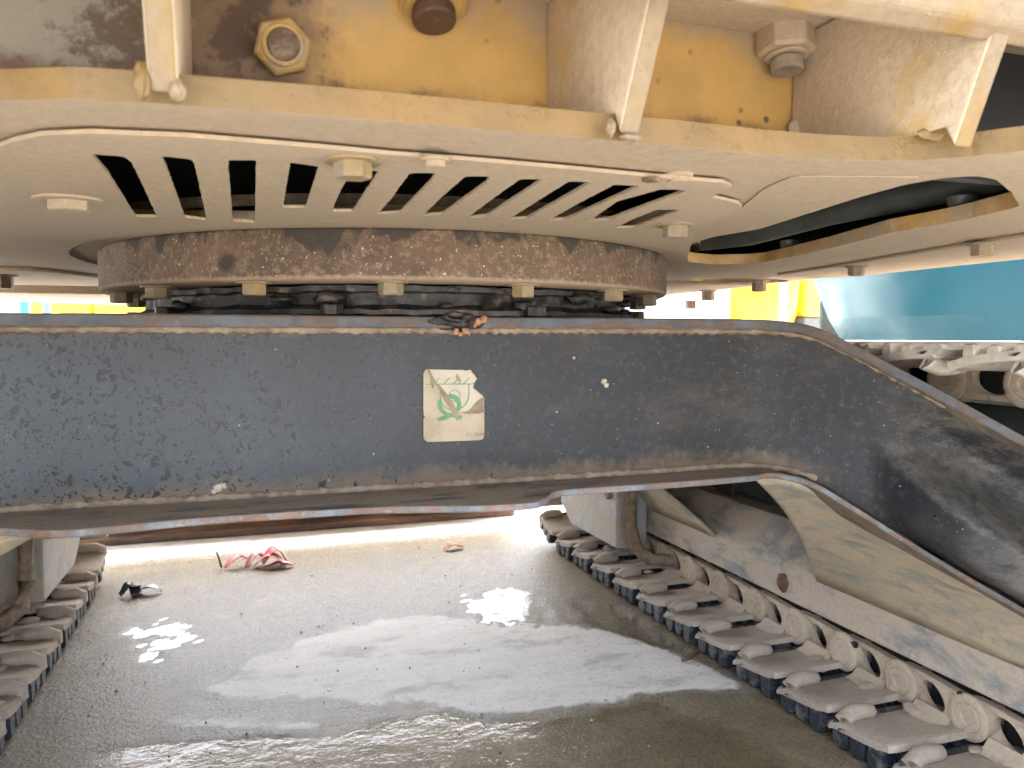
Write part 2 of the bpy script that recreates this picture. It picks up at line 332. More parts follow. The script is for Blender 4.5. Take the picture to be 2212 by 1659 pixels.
DRY2 = g2([(270,1570),(330,1540),(480,1548),(600,1545),(715,1560),(700,1590),(560,1585),(420,1580)])
DRY3 = g2([(480,1225),(700,1190),(1170,1165),(1240,1240),(1330,1300),(1180,1290),(960,1275),(800,1310),(640,1330),(560,1290)])
def axis(lo, hi, d, ext):
    a = list(np.arange(lo, hi+1e-6, d)); s = d; x = hi
    up = []
    while x < ext: s *= 1.22; x += s; up.append(x)
    s = d; x = lo; dn = []
    while x > -ext: s *= 1.22; x -= s; dn.append(x)
    return np.array(dn[::-1] + a + up)
gx = axis(-1.1, 1.9, 0.02, 300); gy = axis(0.9, 4.0, 0.02, 300)
GX, GY = np.meshgrid(gx, gy)
def vnoise(X, Y, s, seed): 
    f = np.empty(X.size); xs, ys = X.ravel(), Y.ravel()
    for i in range(X.size): f[i] = noise.fractal(Vector((xs[i]*s, ys[i]*s, seed)), 1.0, 2.0, 4)
    return f.reshape(X.shape)
N1 = vnoise(GX, GY, 2.6, 3.1); N2 = vnoise(GX, GY, 9.0, 8.7); N3 = vnoise(GX, GY, 26.0, 1.7)
PUD1 = g2([(210,1625),(420,1612),(640,1600),(760,1585),(830,1562),(960,1546),(1050,1566),(1180,1560),(1320,1535),(1420,1516),(1520,1560),(1640,1590),(1800,1690),(1700,1900),(150,1900)])
PUD2 = g2([(1000,1300),(1060,1268),(1130,1272),(1200,1330),(1190,1350),(1080,1344),(1010,1330)])
PUD3 = g2([(180,1300),(330,1290),(520,1320),(600,1380),(430,1450),(300,1500),(170,1480)])
PUD4 = g2([(1240,1300),(1330,1310),(1440,1380),(1520,1425),(1420,1395),(1290,1350)])
d1 = np.maximum(inside_sd(GX, GY, DRY1), inside_sd(GX, GY, DRY2)) + N1*0.035 + N2*0.025 + N3*0.012
d3 = inside_sd(GX, GY, DRY3) + N1*0.12 + N2*0.04
pd = np.maximum(np.maximum(inside_sd(GX, GY, PUD1), inside_sd(GX, GY, PUD2) - 0.02 + N2*0.05 + N3*0.04), np.maximum(inside_sd(GX, GY, PUD3) - 0.24 + N1*0.12 + N2*0.10 + N3*0.07, inside_sd(GX, GY, PUD4))) + N1*0.025 + N2*0.022 + N3*0.012
ss = lambda x, a, b: (lambda t: t*t*(3-2*t))(np.clip((x-a)/(b-a), 0, 1))
WET = 0.86 - 0.10*ss(d3, -0.05, 0.10); WET = WET*(1 - ss(d1, -0.02, 0.055)); WET = np.maximum(WET, ss(pd, -0.02, 0.012))
GZ = 0.0018 + N2*0.0012 + N1*0.0010 + 0.003*ss(d1, -0.02, 0.06) - 0.0075*ss(pd, -0.012, 0.02)
away = np.maximum(np.maximum(np.maximum(-1.0-GX, GX-1.75), 0.9-GY), GY-3.4); far_ = ss(away, 0, 0.3)
GZ = GZ*(1-far_) + 0.004*far_; WET = WET*(1-far_) + (0.24 + 0.10*N1)*far_  # ground outside, mostly unseen, made drier and paler to bounce light up
WET = WET*(1 - 0.75*ss(GY, 3.42, 3.62))  # paler past the machine's rear: the sunlit strip is put into the wetness
nx, ny = len(gx), len(gy)
V = np.stack([GX.ravel(), GY.ravel(), GZ.ravel()], 1).tolist()
Fc = [(j*nx+i, j*nx+i+1, (j+1)*nx+i+1, (j+1)*nx+i) for j in range(ny-1) for i in range(nx-1)]
def ground_mat():
    t = NT('wet_concrete'); p = t.xyz(); n = t.noise(2.2, 8, 0.65); fine = t.noise(55, 8, 0.75); mid = t.noise(14, 8, 0.7, t.scaled((1, 1, 1)))
    dry = t.mix(t.step(t.noise(5, 6, 0.6, t.scaled((1, 3.5, 1))), 0.35, 0.7), (0.78, 0.76, 0.715), (0.70, 0.68, 0.635)); dry = t.mix(t.step(fine, 0.5, 0.72, 0, 0.5), dry, (0.50, 0.475, 0.435))
    wet = t.mix(t.step(mid, 0.35, 0.65), (0.215, 0.176, 0.115), (0.155, 0.126, 0.082)); wet = t.mix(t.step(fine, 0.5, 0.7, 0, 0.55), wet, (0.25, 0.22, 0.165))
    damp = t.mix(t.step(mid, 0.35, 0.65), (0.25, 0.225, 0.18), (0.20, 0.178, 0.14))
    at = t.n.new('ShaderNodeAttribute'); at.attribute_name = 'wet'; h = t.math('ADD', at.outputs['Fac'], t.math('MULTIPLY', t.math('SUBTRACT', fine, 0.5), 0.25))
    f1 = t.step(h, 0.40, 0.72, 1, 0); f2 = t.step(h, 0.06, 0.36, 1, 0)
    fy = t.step(t.math('ADD', p[1], t.math('MULTIPLY', n, 0.3)), 2.55, 3.2); dry = t.mix(t.math('MULTIPLY', fy, 0.0), dry, damp)
    col = t.mix(f2, t.mix(f1, wet, damp), dry)
    col = t.mix(t.step(t.noise(30, 3), 0.70, 0.73), col, (0.12, 0.10, 0.08))
    big = t.noise(4.5, 8, 0.7, t.scaled((1, 1.8, 1), (0, 0, R(25)))); col = t.mix(t.step(big, 0.50, 0.68, 0, 0.45), col, (0.13, 0.115, 0.09)); col = t.mix(t.step(big, 0.30, 0.44, 0.35, 0), col, (0.46, 0.43, 0.37))
    gr = t.noise(130, 3, 0.6); col = t.mix(t.step(gr, 0.63, 0.68, 0, 0.6), col, (0.10, 0.09, 0.075)); col = t.mix(t.step(gr, 0.30, 0.36, 0.5, 0), col, (0.55, 0.53, 0.48))
    rough = t.mix(f2, t.mix(f1, (0.32,)*3, (0.36,)*3), (0.58,)*3)
    t.bump(t.math('ADD', t.math('ADD', fine, t.math('MULTIPLY', mid, 0.8)), t.math('MULTIPLY', gr, 0.6)), 0.6, 0.005); return t.done(col, t.math('SUBTRACT', rough, t.math('MULTIPLY', t.step(gr, 0.5, 0.66), 0.14)), 0, t.mix(f2, t.mix(f1, (0.32,)*3, (0.32,)*3), (0.3,)*3))
ground = mesh('ground', V, Fc, ground_mat(), smooth=True); wa = ground.data.attributes.new('wet', 'FLOAT', 'POINT'); wa.data.foreach_set('value', WET.ravel().astype(np.float32)); tag(ground, 'wet concrete yard with a pale dry patch', 'ground', kind='structure')
def water_mat():
    t = NT('thin_water'); n = t.n; b = n.new('ShaderNodeBump'); b.inputs['Strength'].default_value = 0.5; b.inputs['Distance'].default_value = 0.005
    bd, bc = t.vor(70); bub = t.math('MULTIPLY', t.step(bd, 0.1, 0.32, 1, 0), t.step(t.noise(6, 4), 0.52, 0.58)); t.L(t.math('ADD', t.math('ADD', t.noise(11, 4, 0.6), t.math('MULTIPLY', t.noise(38, 4, 0.6), 0.35)), t.math('MULTIPLY', bub, 0.5)), b.inputs['Height'])
    gm = n.new('ShaderNodeNewGeometry'); dt = n.new('ShaderNodeVectorMath'); dt.operation = 'DOT_PRODUCT'; t.L(gm.outputs['Incoming'], dt.inputs[0]); t.L(b.outputs[0], dt.inputs[1])
    ca = t.math('SUBTRACT', 1.0, t.math('ABSOLUTE', dt.outputs['Value'])); frn = t.math('ADD', t.math('MULTIPLY', t.math('POWER', ca, 5.0), 0.97), 0.03)
    gl = n.new('ShaderNodeBsdfGlossy'); gl.inputs['Roughness'].default_value = 0.03; t.L(b.outputs[0], gl.inputs['Normal'])
    tr = n.new('ShaderNodeBsdfTransparent'); tr.inputs['Color'].default_value = (0.93, 0.92, 0.88, 1)
    mx = n.new('ShaderNodeMixShader'); t.L(frn, mx.inputs[0]); t.L(tr.outputs[0], mx.inputs[1]); t.L(gl.outputs[0], mx.inputs[2])
    t.L(mx.outputs[0], n['Material Output'].inputs['Surface']); n.remove(t.bsdf); return t.m
wx = np.linspace(-1.2, 1.95, 90); wy = np.linspace(0.75, 3.6, 80)
Vw = [(x, y, 0.0) for y in wy for x in wx]; Fw = [(j*90+i, j*90+i+1, (j+1)*90+i+1, (j+1)*90+i) for j in range(79) for i in range(89)]
water = mesh('water', Vw, Fw, water_mat(), smooth=True); tag(water, 'shallow rain water lying in puddles on the concrete', 'water', kind='structure')

# ------------------------------------------------------------------ THE EXCAVATOR
CX, CY = 0.355, 1.965
EX = empty('excavator', (CX, CY, 0)); tag(EX, 'dusty yellow crawler excavator seen from beneath, dark body between its two tracks', 'excavator')
def part(o):            # world-built mesh parented to the machine without moving
    o.parent = EX; o.matrix_parent_inverse = Matrix.Translation(-EX.location); return o
ZB = 1.108              # underside of the deck plate

# -- deck bottom plate ------------------------------------------------
front = [(-60,228),(0,218),(160,213),(330,222),(400,228),(700,250),(1000,275),(1290,301),(1345,305),(1480,316),(1640,332),(1780,342),(1900,347),(2000,345),(2100,338),(2212,325),(2330,300)]
fr = [hz(x, y, ZB) for x, y in front]
XL, XR, YR = -0.97, 1.68, 3.05
outer = [Vector((XL, fr[0].y, 0))] + fr + [Vector((XR, 0.46, 0)), Vector((XR, YR, 0)), Vector((XL, YR, 0))]
bay = rounded([hz(x, y, ZB) for x, y in [(170,322),(420,328),(700,348),(1000,366),(1300,388),(1520,402),(1440,470),(1330,498),(1150,486),(800,474),(560,488),(270,484)]], 0.02)
slot_px = [(1476,533),(1540,512),(1640,495),(1750,460),(1850,428),(1950,400),(2040,384),(2110,380),(2150,388),(2185,415),(2203,446),(2100,471),(2030,485),(1923,503),(1790,537),(1709,555),(1650,567),(1609,570),(1540,571),(1488,566)]
slot = jag(rounded([hz(x, y, ZB) for x, y in slot_px], 0.01, 2), 0.02, 0.0015)
oval_c = hz(1600, 606, ZB); oval = [oval_c + Vector((0.17*math.cos(a), 0.09*math.sin(a), 0)) for a in np.linspace(0, 2*math.pi, 25)[:-1]]
M['hole_edge'] = paint('worn_hole_edge', (0.50, 0.31, 0.11), (0.46, 0.36, 0.24), 0.4, 0.08, 9, None, 0.6)
M['bay_dust'] = paint('bay_dust', (0.52, 0.36, 0.14), (0.56, 0.445, 0.315), 0.72, 0.05, 7, None, 0.7); M['nut_yellow'] = paint('nut_yellow', (0.56, 0.37, 0.13), (0.42, 0.32, 0.21), 0.25, 0.12, 20, None, 0.55)
s = plate(outer, [bay, slot, oval], ZB, ZB+0.024, m=0, me=1, mh=2)
deck = part(s.out('deck_plate', [M['belly'], M['edge_yellow'], M['hole_edge']], bevel=0.002)); tag(deck, 'dusty tan underside plate with a worn yellow front edge')
# bays above the openings
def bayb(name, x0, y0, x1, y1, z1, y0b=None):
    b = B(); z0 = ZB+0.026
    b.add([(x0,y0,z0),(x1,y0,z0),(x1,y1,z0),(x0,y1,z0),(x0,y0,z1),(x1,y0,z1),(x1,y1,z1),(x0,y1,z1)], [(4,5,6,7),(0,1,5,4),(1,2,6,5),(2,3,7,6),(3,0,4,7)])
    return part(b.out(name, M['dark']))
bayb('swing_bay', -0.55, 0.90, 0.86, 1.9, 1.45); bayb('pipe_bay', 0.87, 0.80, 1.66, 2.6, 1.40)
b = B(); b.lathe([(0.735, ZB+0.0245), (0.735, 1.150), (0.60, 1.150), (0.60, ZB+0.0245)], (CX, CY, 0), n=96)
part(b.out('bearing_mount', M['mud'], smooth=40))
b = B(); b.tube([hz(1500, 520, 1.165), hz(1620, 505, 1.165), hz(1800, 455, 1.17), hz(2000, 415, 1.175), hz(2130, 388, 1.18), hz(2300, 350, 1.19)], 0.027, 14)
pipe = part(b.out('hydraulic_pipe', M['pipe'], smooth=40))
for x, y in ((1705, 520), (2078, 425)):
    b = B(); c = hz(x, y, 1.150); b.lathe([(0.0, -0.024), (0.012, -0.022), (0.02, -0.012), (0.022, 0.0), (0.0, 0.001)], c, n=16); b.out('clamp_bolt', M['pipe'], pipe, smooth=40)

# -- slotted cover -----------------------------------------------------
ZC = 1.1005
near = [(-90,350),(-30,327),(0,318),(30,306),(90,293),(200,288),(400,296),(700,321),(850,335),(1000,346),(1200,363),(1400,382),(1562,395)]
cov = [hz(x, y, ZC) for x, y in near] + [hz(x, y, ZC) for x, y in [(1580,404),(1536,426),(1596,440),(1602,449),(1540,478),(1500,503)]]
arc = []
for k in range(41):
    a = R(128) + R(160)*k/40; rr = 0.712 + 0.022*math.exp(-((math.degrees(a)-190)/26)**2)
    arc.append(Vector((CX + rr*math.sin(a), CY + rr*math.cos(a), 0)))
cov += arc + [Vector((-0.42, 2.12, 0)), Vector((-0.62, 1.9, 0)), Vector((-0.60, 1.3, 0))]
SL = [[(196,333),(266,338),(285,351),(340,469),(292,469),(232,374)], [(347,337),(413,344),(421,356),(447,476),(399,470),(358,360)],
 [(492,346),(554,346),(551,481),(503,478)], [(627,351),(690,360),(661,449),(611,449)], [(752,384),(765,370),(819,369),(810,386),(763,457),(716,457),(736,410)],
 [(885,374),(942,374),(933,390),(865,460),(815,463),(846,428)], [(1006,381),(1059,381),(1051,396),(956,463),(913,467),(956,424)],
 [(1124,387),(1172,387),(1161,397),(1052,467),(1008,472),(1054,437)], [(1229,392),(1279,394),(1263,403),(1138,472),(1097,475),(1149,442)],
 [(1327,399),(1384,402),(1366,410),(1223,474),(1184,477),(1245,442)], [(1427,409),(1484,411),(1462,421),(1316,474),(1270,479),(1334,435)],
 [(1419,453),(1469,453),(1448,463),(1370,492),(1329,493),(1366,474)]]
holes = [jag(rounded([hz(x, y, ZC) for x, y in h], 0.006, 3), 0.007, 0.0011, i*3.0) for i, h in enumerate(SL)]
s = plate(jag(cov, 0.03, 0.001), holes, ZC, ZC+0.004, m=0, me=0)
cover = part(s.out('slotted_cover', [M['cover']], bevel=0)); tag(cover, 'thin dusty cover plate cut with a row of slanting slots')
# overlay panels on the belly
pan = rounded([hz(1796,572,ZB), Vector((1.28,1.02,0)), Vector((1.26,0.55,0)), Vector((1.64,0.5,0)), Vector((1.655,1.95,0)), Vector((1.42,1.9,0))], 0.09, 6)
panel = part(plate(pan, [], ZB-0.007, ZB-0.0005).out('access_panel', M['belly'], bevel=0.002))
pan2 = rounded([Vector((0.86,2.35,0)), Vector((1.62,2.2,0)), Vector((1.62,2.95,0)), Vector((0.5,2.98,0))], 0.05, 4)
panel2 = part(plate(pan2, [], ZB-0.010, ZB-0.0005).out('access_panel', M['belly'], bevel=0.002))
pan3 = rounded([Vector((-0.93,2.3,0)), Vector((-0.50,2.35,0)), Vector((-0.2,2.95,0)), Vector((-0.93,2.98,0))], 0.05, 4)
panel3 = part(plate(pan3, [], ZB-0.010, ZB-0.0005).out('access_panel', M['belly'], bevel=0.002))
# seam plate right of the cover
pan4 = rounded([hz(1712,378,ZB), hz(1650,405,ZB), hz(1600,448,ZB), hz(1660,470,ZB), hz(1850,415,ZB), hz(1980,388,ZB), hz(1990,380,ZB)], 0.02, 3)
part(plate(jag(pan4, 0.02, 0.001), [], ZB-0.0016, ZB-0.0004).out('patch_plate', M['belly']))
def bolt_on(x, y, z, r, h, par, washer=1.45, mat='bolt_dusty', rot=0.3, name='bolt'):
    c = hz(x, y, z) if y is not None else x; b = B()
    if washer: b.cyl(c + Vector((0,0,0.0005)), r*washer, 0.004, n=20)
    b.hexa(c + Vector((0,0,-0.0034 if washer else 0.0)), r, h, 0, rot=rot); o = b.out(name, M[mat], bevel=0.0012); o.parent = par
    return o
bolt_on(150, 430, ZC, 0.026, 0.012, cover, 1.6, 'belly'); bolt_on(762, 345, ZC, 0.019, 0.015, cover, 1.5, 'bolt_dusty', rot=0.9); bolt_on(1458, 484, ZC, 0.020, 0.018, cover, 1.35)
bolt_on(940, 341, ZC, 0.011, 0.006, cover, 1.3, 'belly'); bolt_on(1462, 376, ZB, 0.012, 0.006, deck, 1.5, 'belly'); bolt_on(1406, 384, ZC, 0.010, 0.004, cover, 0, 'rust_dark')
bolt_on(2122, 526, ZB-0.007, 0.020, 0.020, panel, 1.3); bolt_on(1850, 575, ZB-0.007, 0.020, 0.020, panel, 1.3, 'mud')
bolt_on(1530, 627, ZB-0.010, 0.024, 0.034, panel2, 1.4, 'mud'); bolt_on(1492, 650, ZB-0.010, 0.024, 0.034, panel2, 1.4, 'rust_dark'); bolt_on(1640, 606, ZB-0.010, 0.022, 0.03, panel2, 1.3, 'mud')
bolt_on(8, 594, ZB-0.010, 0.024, 0.034, panel3, 1.4, 'rust_dark'); bolt_on(-20, 650, ZB-0.010, 0.03, 0.05, panel3, 1.4, 'rust_dark')
# -- rear of the deck and everything that stands on it (out of view, shades the ground)
b = B(); cw = rounded([Vector((XL,3.052,0)), Vector((XR,3.052,0)), Vector((XR,3.75,0)), Vector((1.2,4.02,0)), Vector((-0.5,4.02,0)), Vector((XL,3.75,0))], 0.12, 5)
part(plate(cw, [], 1.076, 1.95).out('counterweight', M['belly'], bevel=0.03, seg=3))
part(B().box((-0.30, 1.25, 1.47), (1.66, 3.04, 2.05)).out('engine_house', M['edge_yellow'], bevel=0.04))
b = B(); prof = [(0.55,1.46),(0.55,2.1),(0.85,2.85),(1.9,2.9),(2.05,2.0),(2.05,1.46)]
b.prism([(-0.96, y, z) for y, z in prof], [(-0.10, y, z) for y, z in prof]); cab = part(b.out('cab', M['edge_yellow'], bevel=0.03))
GL = plain('cab_glass', (0.03, 0.035, 0.04), 0.08, 0, 0.05, 3, 0)
for x0, x1 in ((-0.972, -0.962), (-0.098, -0.088)):
    q = [(0.72,1.75),(0.74,2.1),(0.98,2.72),(1.7,2.74),(1.8,1.8)]; w = B().prism([(x0,y,z) for y,z in q], [(x1,y,z) for y,z in q]).out('window', GL); w.parent = cab
b = B(); prof = [(0.85,1.47),(0.75,1.75),(0.2,2.9),(-0.9,3.7),(-1.5,3.75),(-1.5,3.45),(-0.75,3.2),(0.55,2.2),(1.22,1.70),(1.22,1.47)]
b.prism([(0.18,y,z) for y,z in prof], [(0.56,y,z) for y,z in prof]); part(b.out('boom', M['edge_yellow'], bevel=0.02))

# -- front of the upper frame: back wall, overhead plate, ribs, nuts ----------
YW, ZO = 0.852, 1.300
XG = 0.735
part(B().box((-0.95, YW, ZB+0.0245), (XG, YW+0.02, ZO+0.1)).out('back_wall', M['wall']))
oh = B().box((-0.95, 0.555, ZO), (XG+0.9, YW-0.001, ZO+0.02)); overhead = part(oh.out('overhead_plate', M['belly'], bevel=0.003)); overhead.data.materials[0] = M['bay_dust']
part(B().box((XG+0.03, YW-0.05, ZB+0.0245), (XG+0.95, YW-0.03, ZO-0.002)).out('recess_shade_sheet', M['dark']))  # dark sheet added in place of the shade inside the open recess
b = B(); prof = [(0.574, 1.200), (0.556, 1.212), (0.535, 1.29), (0.520, 1.36), (0.553, 1.36), (0.572, 1.29), (0.586, 1.215)]
b.prism([(-0.95, y, z) for y, z in prof], [(1.62, y, z) for y, z in prof]); fb = part(b.out('front_beam', M['rib'], bevel=0.004)); tag(fb, 'pale yellow cross beam along the top right')
def rib(x, w, y0, slope, z1=1.298, mat='rib', ztop=None):
    P = [(y0, ZB+0.003), (y0 - slope*(z1-ZB), z1), (YW-0.002, z1), (YW-0.002, ZB+0.0245), (y0+0.012, ZB+0.0245)]
    # the slanting front stays behind the front beam
    o = B().prism([(x, y, z) for y, z in P], [(x+w, y, z) for y, z in P], 1, ms=0).out('rib', [M[mat], M['bay_dust']], bevel=0.003); return part(o)
pa = hz(324, 214, ZB); pb = hz(1340, 304, ZB); pc = hz(2066, 278, ZB+0.02)
ribs = [rib(pa.x, 0.021, pa.y - 0.008, 0.50), rib(pb.x - 0.006, 0.020, pb.y - 0.010, 0.55), rib(pc.x, 0.022, pc.y + 0.002, 0.40)]
def blob(name, c, rad, mat, sq=(1,1,1), amp=0.35, fr=30, sub=3, parent=None):
    bm = bmesh.new(); bmesh.ops.create_icosphere(bm, subdivisions=sub, radius=1)
    for v in bm.verts:
        p = v.co.copy(); k = 1 + amp*noise.noise(p*1.7 + Vector(c)*fr); v.co = Vector((p.x*sq[0], p.y*sq[1], p.z*sq[2]))*rad*k + Vector(c)
    me = bpy.data.meshes.new(name); bm.to_mesh(me); bm.free(); me.materials.append(mat); me.shade_smooth()
    o = bpy.data.objects.new(name, me); COL.objects.link(o)
    if parent: o.parent = parent
    return o
for (x, y, rx, rz, rb, mt) in ((306, 175, 0.006, 0.014, 0, 'edge_yellow'), (384, 196, 0.006, 0.008, 0, 'rib'), (1318, 276, 0.005, 0.008, 1, 'rib'), (1362, 298, 0.010, 0.003, 1, 'rib'), (2022, 290, 0.022, 0.007, 2, 'rib'), (2042, 282, 0.012, 0.008, 2, 'rib')):
    blob('weld_lump', vy(x, y, 0.662 if x < 2000 else 0.64), 1, M[mt], (rx, 0.006, rz), 0.3, 40, 4, ribs[rb])
# gusset in the corner of the right bay, mud in the corners
for c, r, sq in (((0.69, 0.845, 1.17), 0.05, (0.8, 0.3, 0.9)), ((0.72, 0.84, 1.22), 0.07, (0.6, 0.4, 1.0)), ((-0.23, 0.852, 1.28), 0.07, (1.2, 0.16, 0.6))):
    part(blob('mud_cake', c, r, M['bay_dust'] if c[0] > 0 else M['mud'], sq, 0.5, 25, 4))
def nut(c, ax, r, h, be, mat='bolt_dusty', rot=0.3):
    ax = Vector(ax).normalized(); b = B(); b.hexa(c, r, h, 0, ax, rot); b.cyl(Vector(c)+ax*(h+0.0004), r*0.72, 0.004, ax, 24)
    o = part(b.out('nut', M[mat], bevel=0.002)); b = B(); e = Vector(c) + ax*(h+0.0045)
    b.cyl(e, r*0.55, be, ax, 24)
    q = b.out('bolt_end', M['steel_end'] if mat == 'bay_dust' else M['rust_dark'], smooth=40, bevel=0.003); q.parent = o; return o
n1 = vy(609, 104, YW-0.006); nut(n1 + Vector((0, 0.006, 0)), (0.02, -1, -0.12), 0.029, 0.022, 0.002, 'nut_yellow', 0.55)
n3 = hz(1698, 66, ZO); nut(n3, (-0.02, -0.10, -1), 0.036, 0.030, 0.017, 'bay_dust', 0.25)
n2 = hz(932, -36, ZO); nut(n2, (0, -0.28, -1), 0.042, 0.026, 0.017, 'nut_yellow', 0.5)

# -- slewing ring ---------------------------------------------------------
ZR0, ZR1 = 1.022, ZB - 0.0005
b = B(); b.lathe([(0.54, ZR0), (0.652, ZR0), (0.657, ZR0+0.002), (0.66, ZR0+0.006), (0.66, ZR1-0.004), (0.657, ZR1), (0.54, ZR1)], (CX, CY, 0), n=128, closed=True)
ring = part(b.out('slewing_ring', M['ring'], smooth=40)); tag(ring, 'rusty brown slewing ring with oily black patches along its top')
for k in range(16):
    a = R(191.2 + 22.5*k); c = Vector((CX + 0.618*math.sin(a), CY + 0.618*math.cos(a), ZR0)); bolt_on(c, None, 0, 0.0225, 0.020, ring, 1.35, 'bolt_dusty', rot=k*1.3, name='ring_bolt')
b = B(); b.lathe([(0.50, 0.966), (0.590, 0.966), (0.592, 0.975), (0.562, 0.985), (0.560, 1.005), (0.575, 1.008), (0.575, 1.0175), (0.50, 1.0175)], (CX, CY, 0), n=300, closed=True)
for v in b.V:
    dv = Vector((v.x-CX, v.y-CY, 0)); v += dv.normalized()*(noise.noise(v*22)*0.010 + noise.noise(v*60)*0.004); v.z += noise.noise(v*31)*0.003
inner = part(b.out('inner_race', M['grease'], smooth=50))
for k in range(12):
    a = R(random.uniform(120, 262)); blob('grease_clump', (CX + 0.578*math.sin(a), CY + 0.578*math.cos(a), random.uniform(0.98, 1.018)), random.uniform(0.008, 0.022), M['grease'], (1.3, 1.0, 0.6), 0.6, 40, 2, inner)
for k in range(10):
    a = R(201 + 36*k); c = Vector((CX + 0.60*math.sin(a), CY + 0.60*math.cos(a), 0.966)); o = B().hexa(c, 0.020, 0.018, 0, (0,0,1), k).out('base_bolt', M['grease'], bevel=0.001); o.parent = inner

# -- car body: web, flanges, legs -----------------------------------------
ST = [(0.355,1.40,.963,.648),(0.55,1.40,.963,.648),(0.75,1.40,.963,.648),(0.93,1.397,.963,.650),(1.02,1.37,.961,.650),(1.084,1.316,.948,.634),(1.14,1.26,.910,.592),(1.197,1.203,.865,.545),(1.27,1.13,.806,.487),(1.337,1.063,.750,.437),(1.42,.98,.685,.375),(1.52,.88,.61,.30)]
half = smooth_path(ST, 8)
LSH = lambda x: 0.10*max(0.0, min(1.0, (x-0.45)/0.5))
full = [np.array((2*CX - p[0] - LSH(p[0]), p[1], p[2], p[3])) for p in half[:0:-1]] + half
def section_normals(P):
    out = []
    for i in range(len(P)):
        t = P[min(i+1, len(P)-1)][:2] - P[max(i-1, 0)][:2]; t = t/np.linalg.norm(t); out.append(np.array((t[1], -t[0])))
    return out
NRM = section_normals(full)
def web(flip):
    """front (or mirrored rear) side of the car body"""
    fy = (lambda y: y) if not flip else (lambda y: 2*CY - y)
    nv = 30; V = []; Fc = []
    for i, p in enumerate(full):
        d = abs(p[0] - CX); bl = max(0.0, min(1.0, (d - 0.80)/0.13)); bl = bl*bl*(3-2*bl)
        for k in range(nv+1):
            v = k/nv; z = p[2]-0.024 + (p[3]+0.004 - p[2]+0.024)*v
            sm_ = lambda a, c: (lambda q: q*q*(3-2*q))(max(0.0, min(1.0, (v-a)/(c-a)))); bul = bl*(0.135*(sm_(0.40, 0.60) - sm_(0.84, 1.02)) - 0.055*math.exp(-((v-0.26)/0.17)**2))
            x = p[0] + NRM[i][0]*bul; y = p[1] + NRM[i][1]*bul
            w = noise.noise(Vector((x*6, z*7, 2.2)))*0.0015; V.append((x, fy(y + w), z))
    for i in range(len(full)-1):
        for k in range(nv): a = i*(nv+1)+k; Fc.append((a, a+1, a+nv+2, a+nv+1))
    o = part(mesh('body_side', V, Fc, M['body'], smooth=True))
    def flange(name, top, prot, th, back):
        V = []; Fc = []; mi = []; n = len(full)
        for i, p in enumerate(full):
            pr = prot(p[0]) if callable(prot) else prot
            z1 = p[2] if top else p[3]+0.006; a = (p[0]+NRM[i][0]*pr, fy(p[1]+NRM[i][1]*pr)); bk = (p[0]-NRM[i][0]*0.02, fy(p[1]-NRM[i][1]*0.02+back))
            jit = noise.noise(Vector((p[0]*9, 4.4, z1)))*0.0015
            V += [(a[0], a[1]+jit, z1), (a[0], a[1]+jit, z1-th), (bk[0], bk[1], z1-th), (bk[0], bk[1], z1)]
        for i in range(n-1):
            for k in range(4):
                a = i*4+k; c = i*4+(k+1) % 4; Fc.append((a, c, c+4, a+4)); mi.append(0 if k == 0 else 1)
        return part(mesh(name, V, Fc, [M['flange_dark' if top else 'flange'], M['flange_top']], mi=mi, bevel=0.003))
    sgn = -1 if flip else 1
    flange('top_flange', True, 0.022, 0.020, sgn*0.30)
    def lip(x):
        # the lower plate is wider in the middle and left of it
        d = abs(x - CX); base = 0.030 + 0.072/(1+math.exp((d-0.66)/0.03)); w_ = 1/(1+math.exp((x-0.485)/0.012))/(1+math.exp(-(x+0.05)/0.10))
        q_ = max(0.0, min(1.0, (x-0.15)/0.27)); return base + (0.042 + 0.050*q_*q_*(3-2*q_))*w_ + 0.085/(1+math.exp((x+0.17)/0.06))
    flange('bottom_flange', False, lip, 0.012, sgn*0.30)
    return o
side = web(False); web(True)
tag(side, 'dark slate body side spotted with wet drops, grit and rust')
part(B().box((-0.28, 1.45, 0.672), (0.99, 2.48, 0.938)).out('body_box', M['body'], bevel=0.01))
part(B().box((-0.285, 1.44, 0.9435), (0.995, 2.49, 0.9655)).out('body_top_plate', M['flange_top']))
part(B().box((-0.285, 1.44, 0.640), (0.995, 2.49, 0.6595)).out('body_bottom_plate', M['flange_top']))
def bead(name, pts, r, mat, par=None, amp=0.35):
    pp = []; 
    for a, c in zip(pts[:-1], pts[1:]):
        k = max(1, int((Vector(c)-Vector(a)).length/0.006)); pp += [Vector(a).lerp(Vector(c), j/k) for j in range(k)]
    pp.append(Vector(pts[-1])); rr = [r*(1 + amp*noise.noise(p*70) + 0.25*math.sin(i*1.9)) for i, p in enumerate(pp)]
    o = B().tube(pp, rr, 7).out(name, mat, smooth=True); o.parent = par or EX
    if par is None: o.matrix_parent_inverse = Matrix.Translation(-EX.location)
    return o
bead('weld_bead', [(p[0]+NRM[i][0]*0.001, p[1]+NRM[i][1]*0.001, p[2]-0.0235) for i, p in enumerate(full) if abs(p[0]-CX) < 0.9], 0.0075, M['mud'], side)
bead('weld_bead', [(p[0]+NRM[i][0]*0.001, p[1]+NRM[i][1]*0.001, p[3]+0.009) for i, p in enumerate(full) if abs(p[0]-CX) < 0.74], 0.007, M['mud'], side)
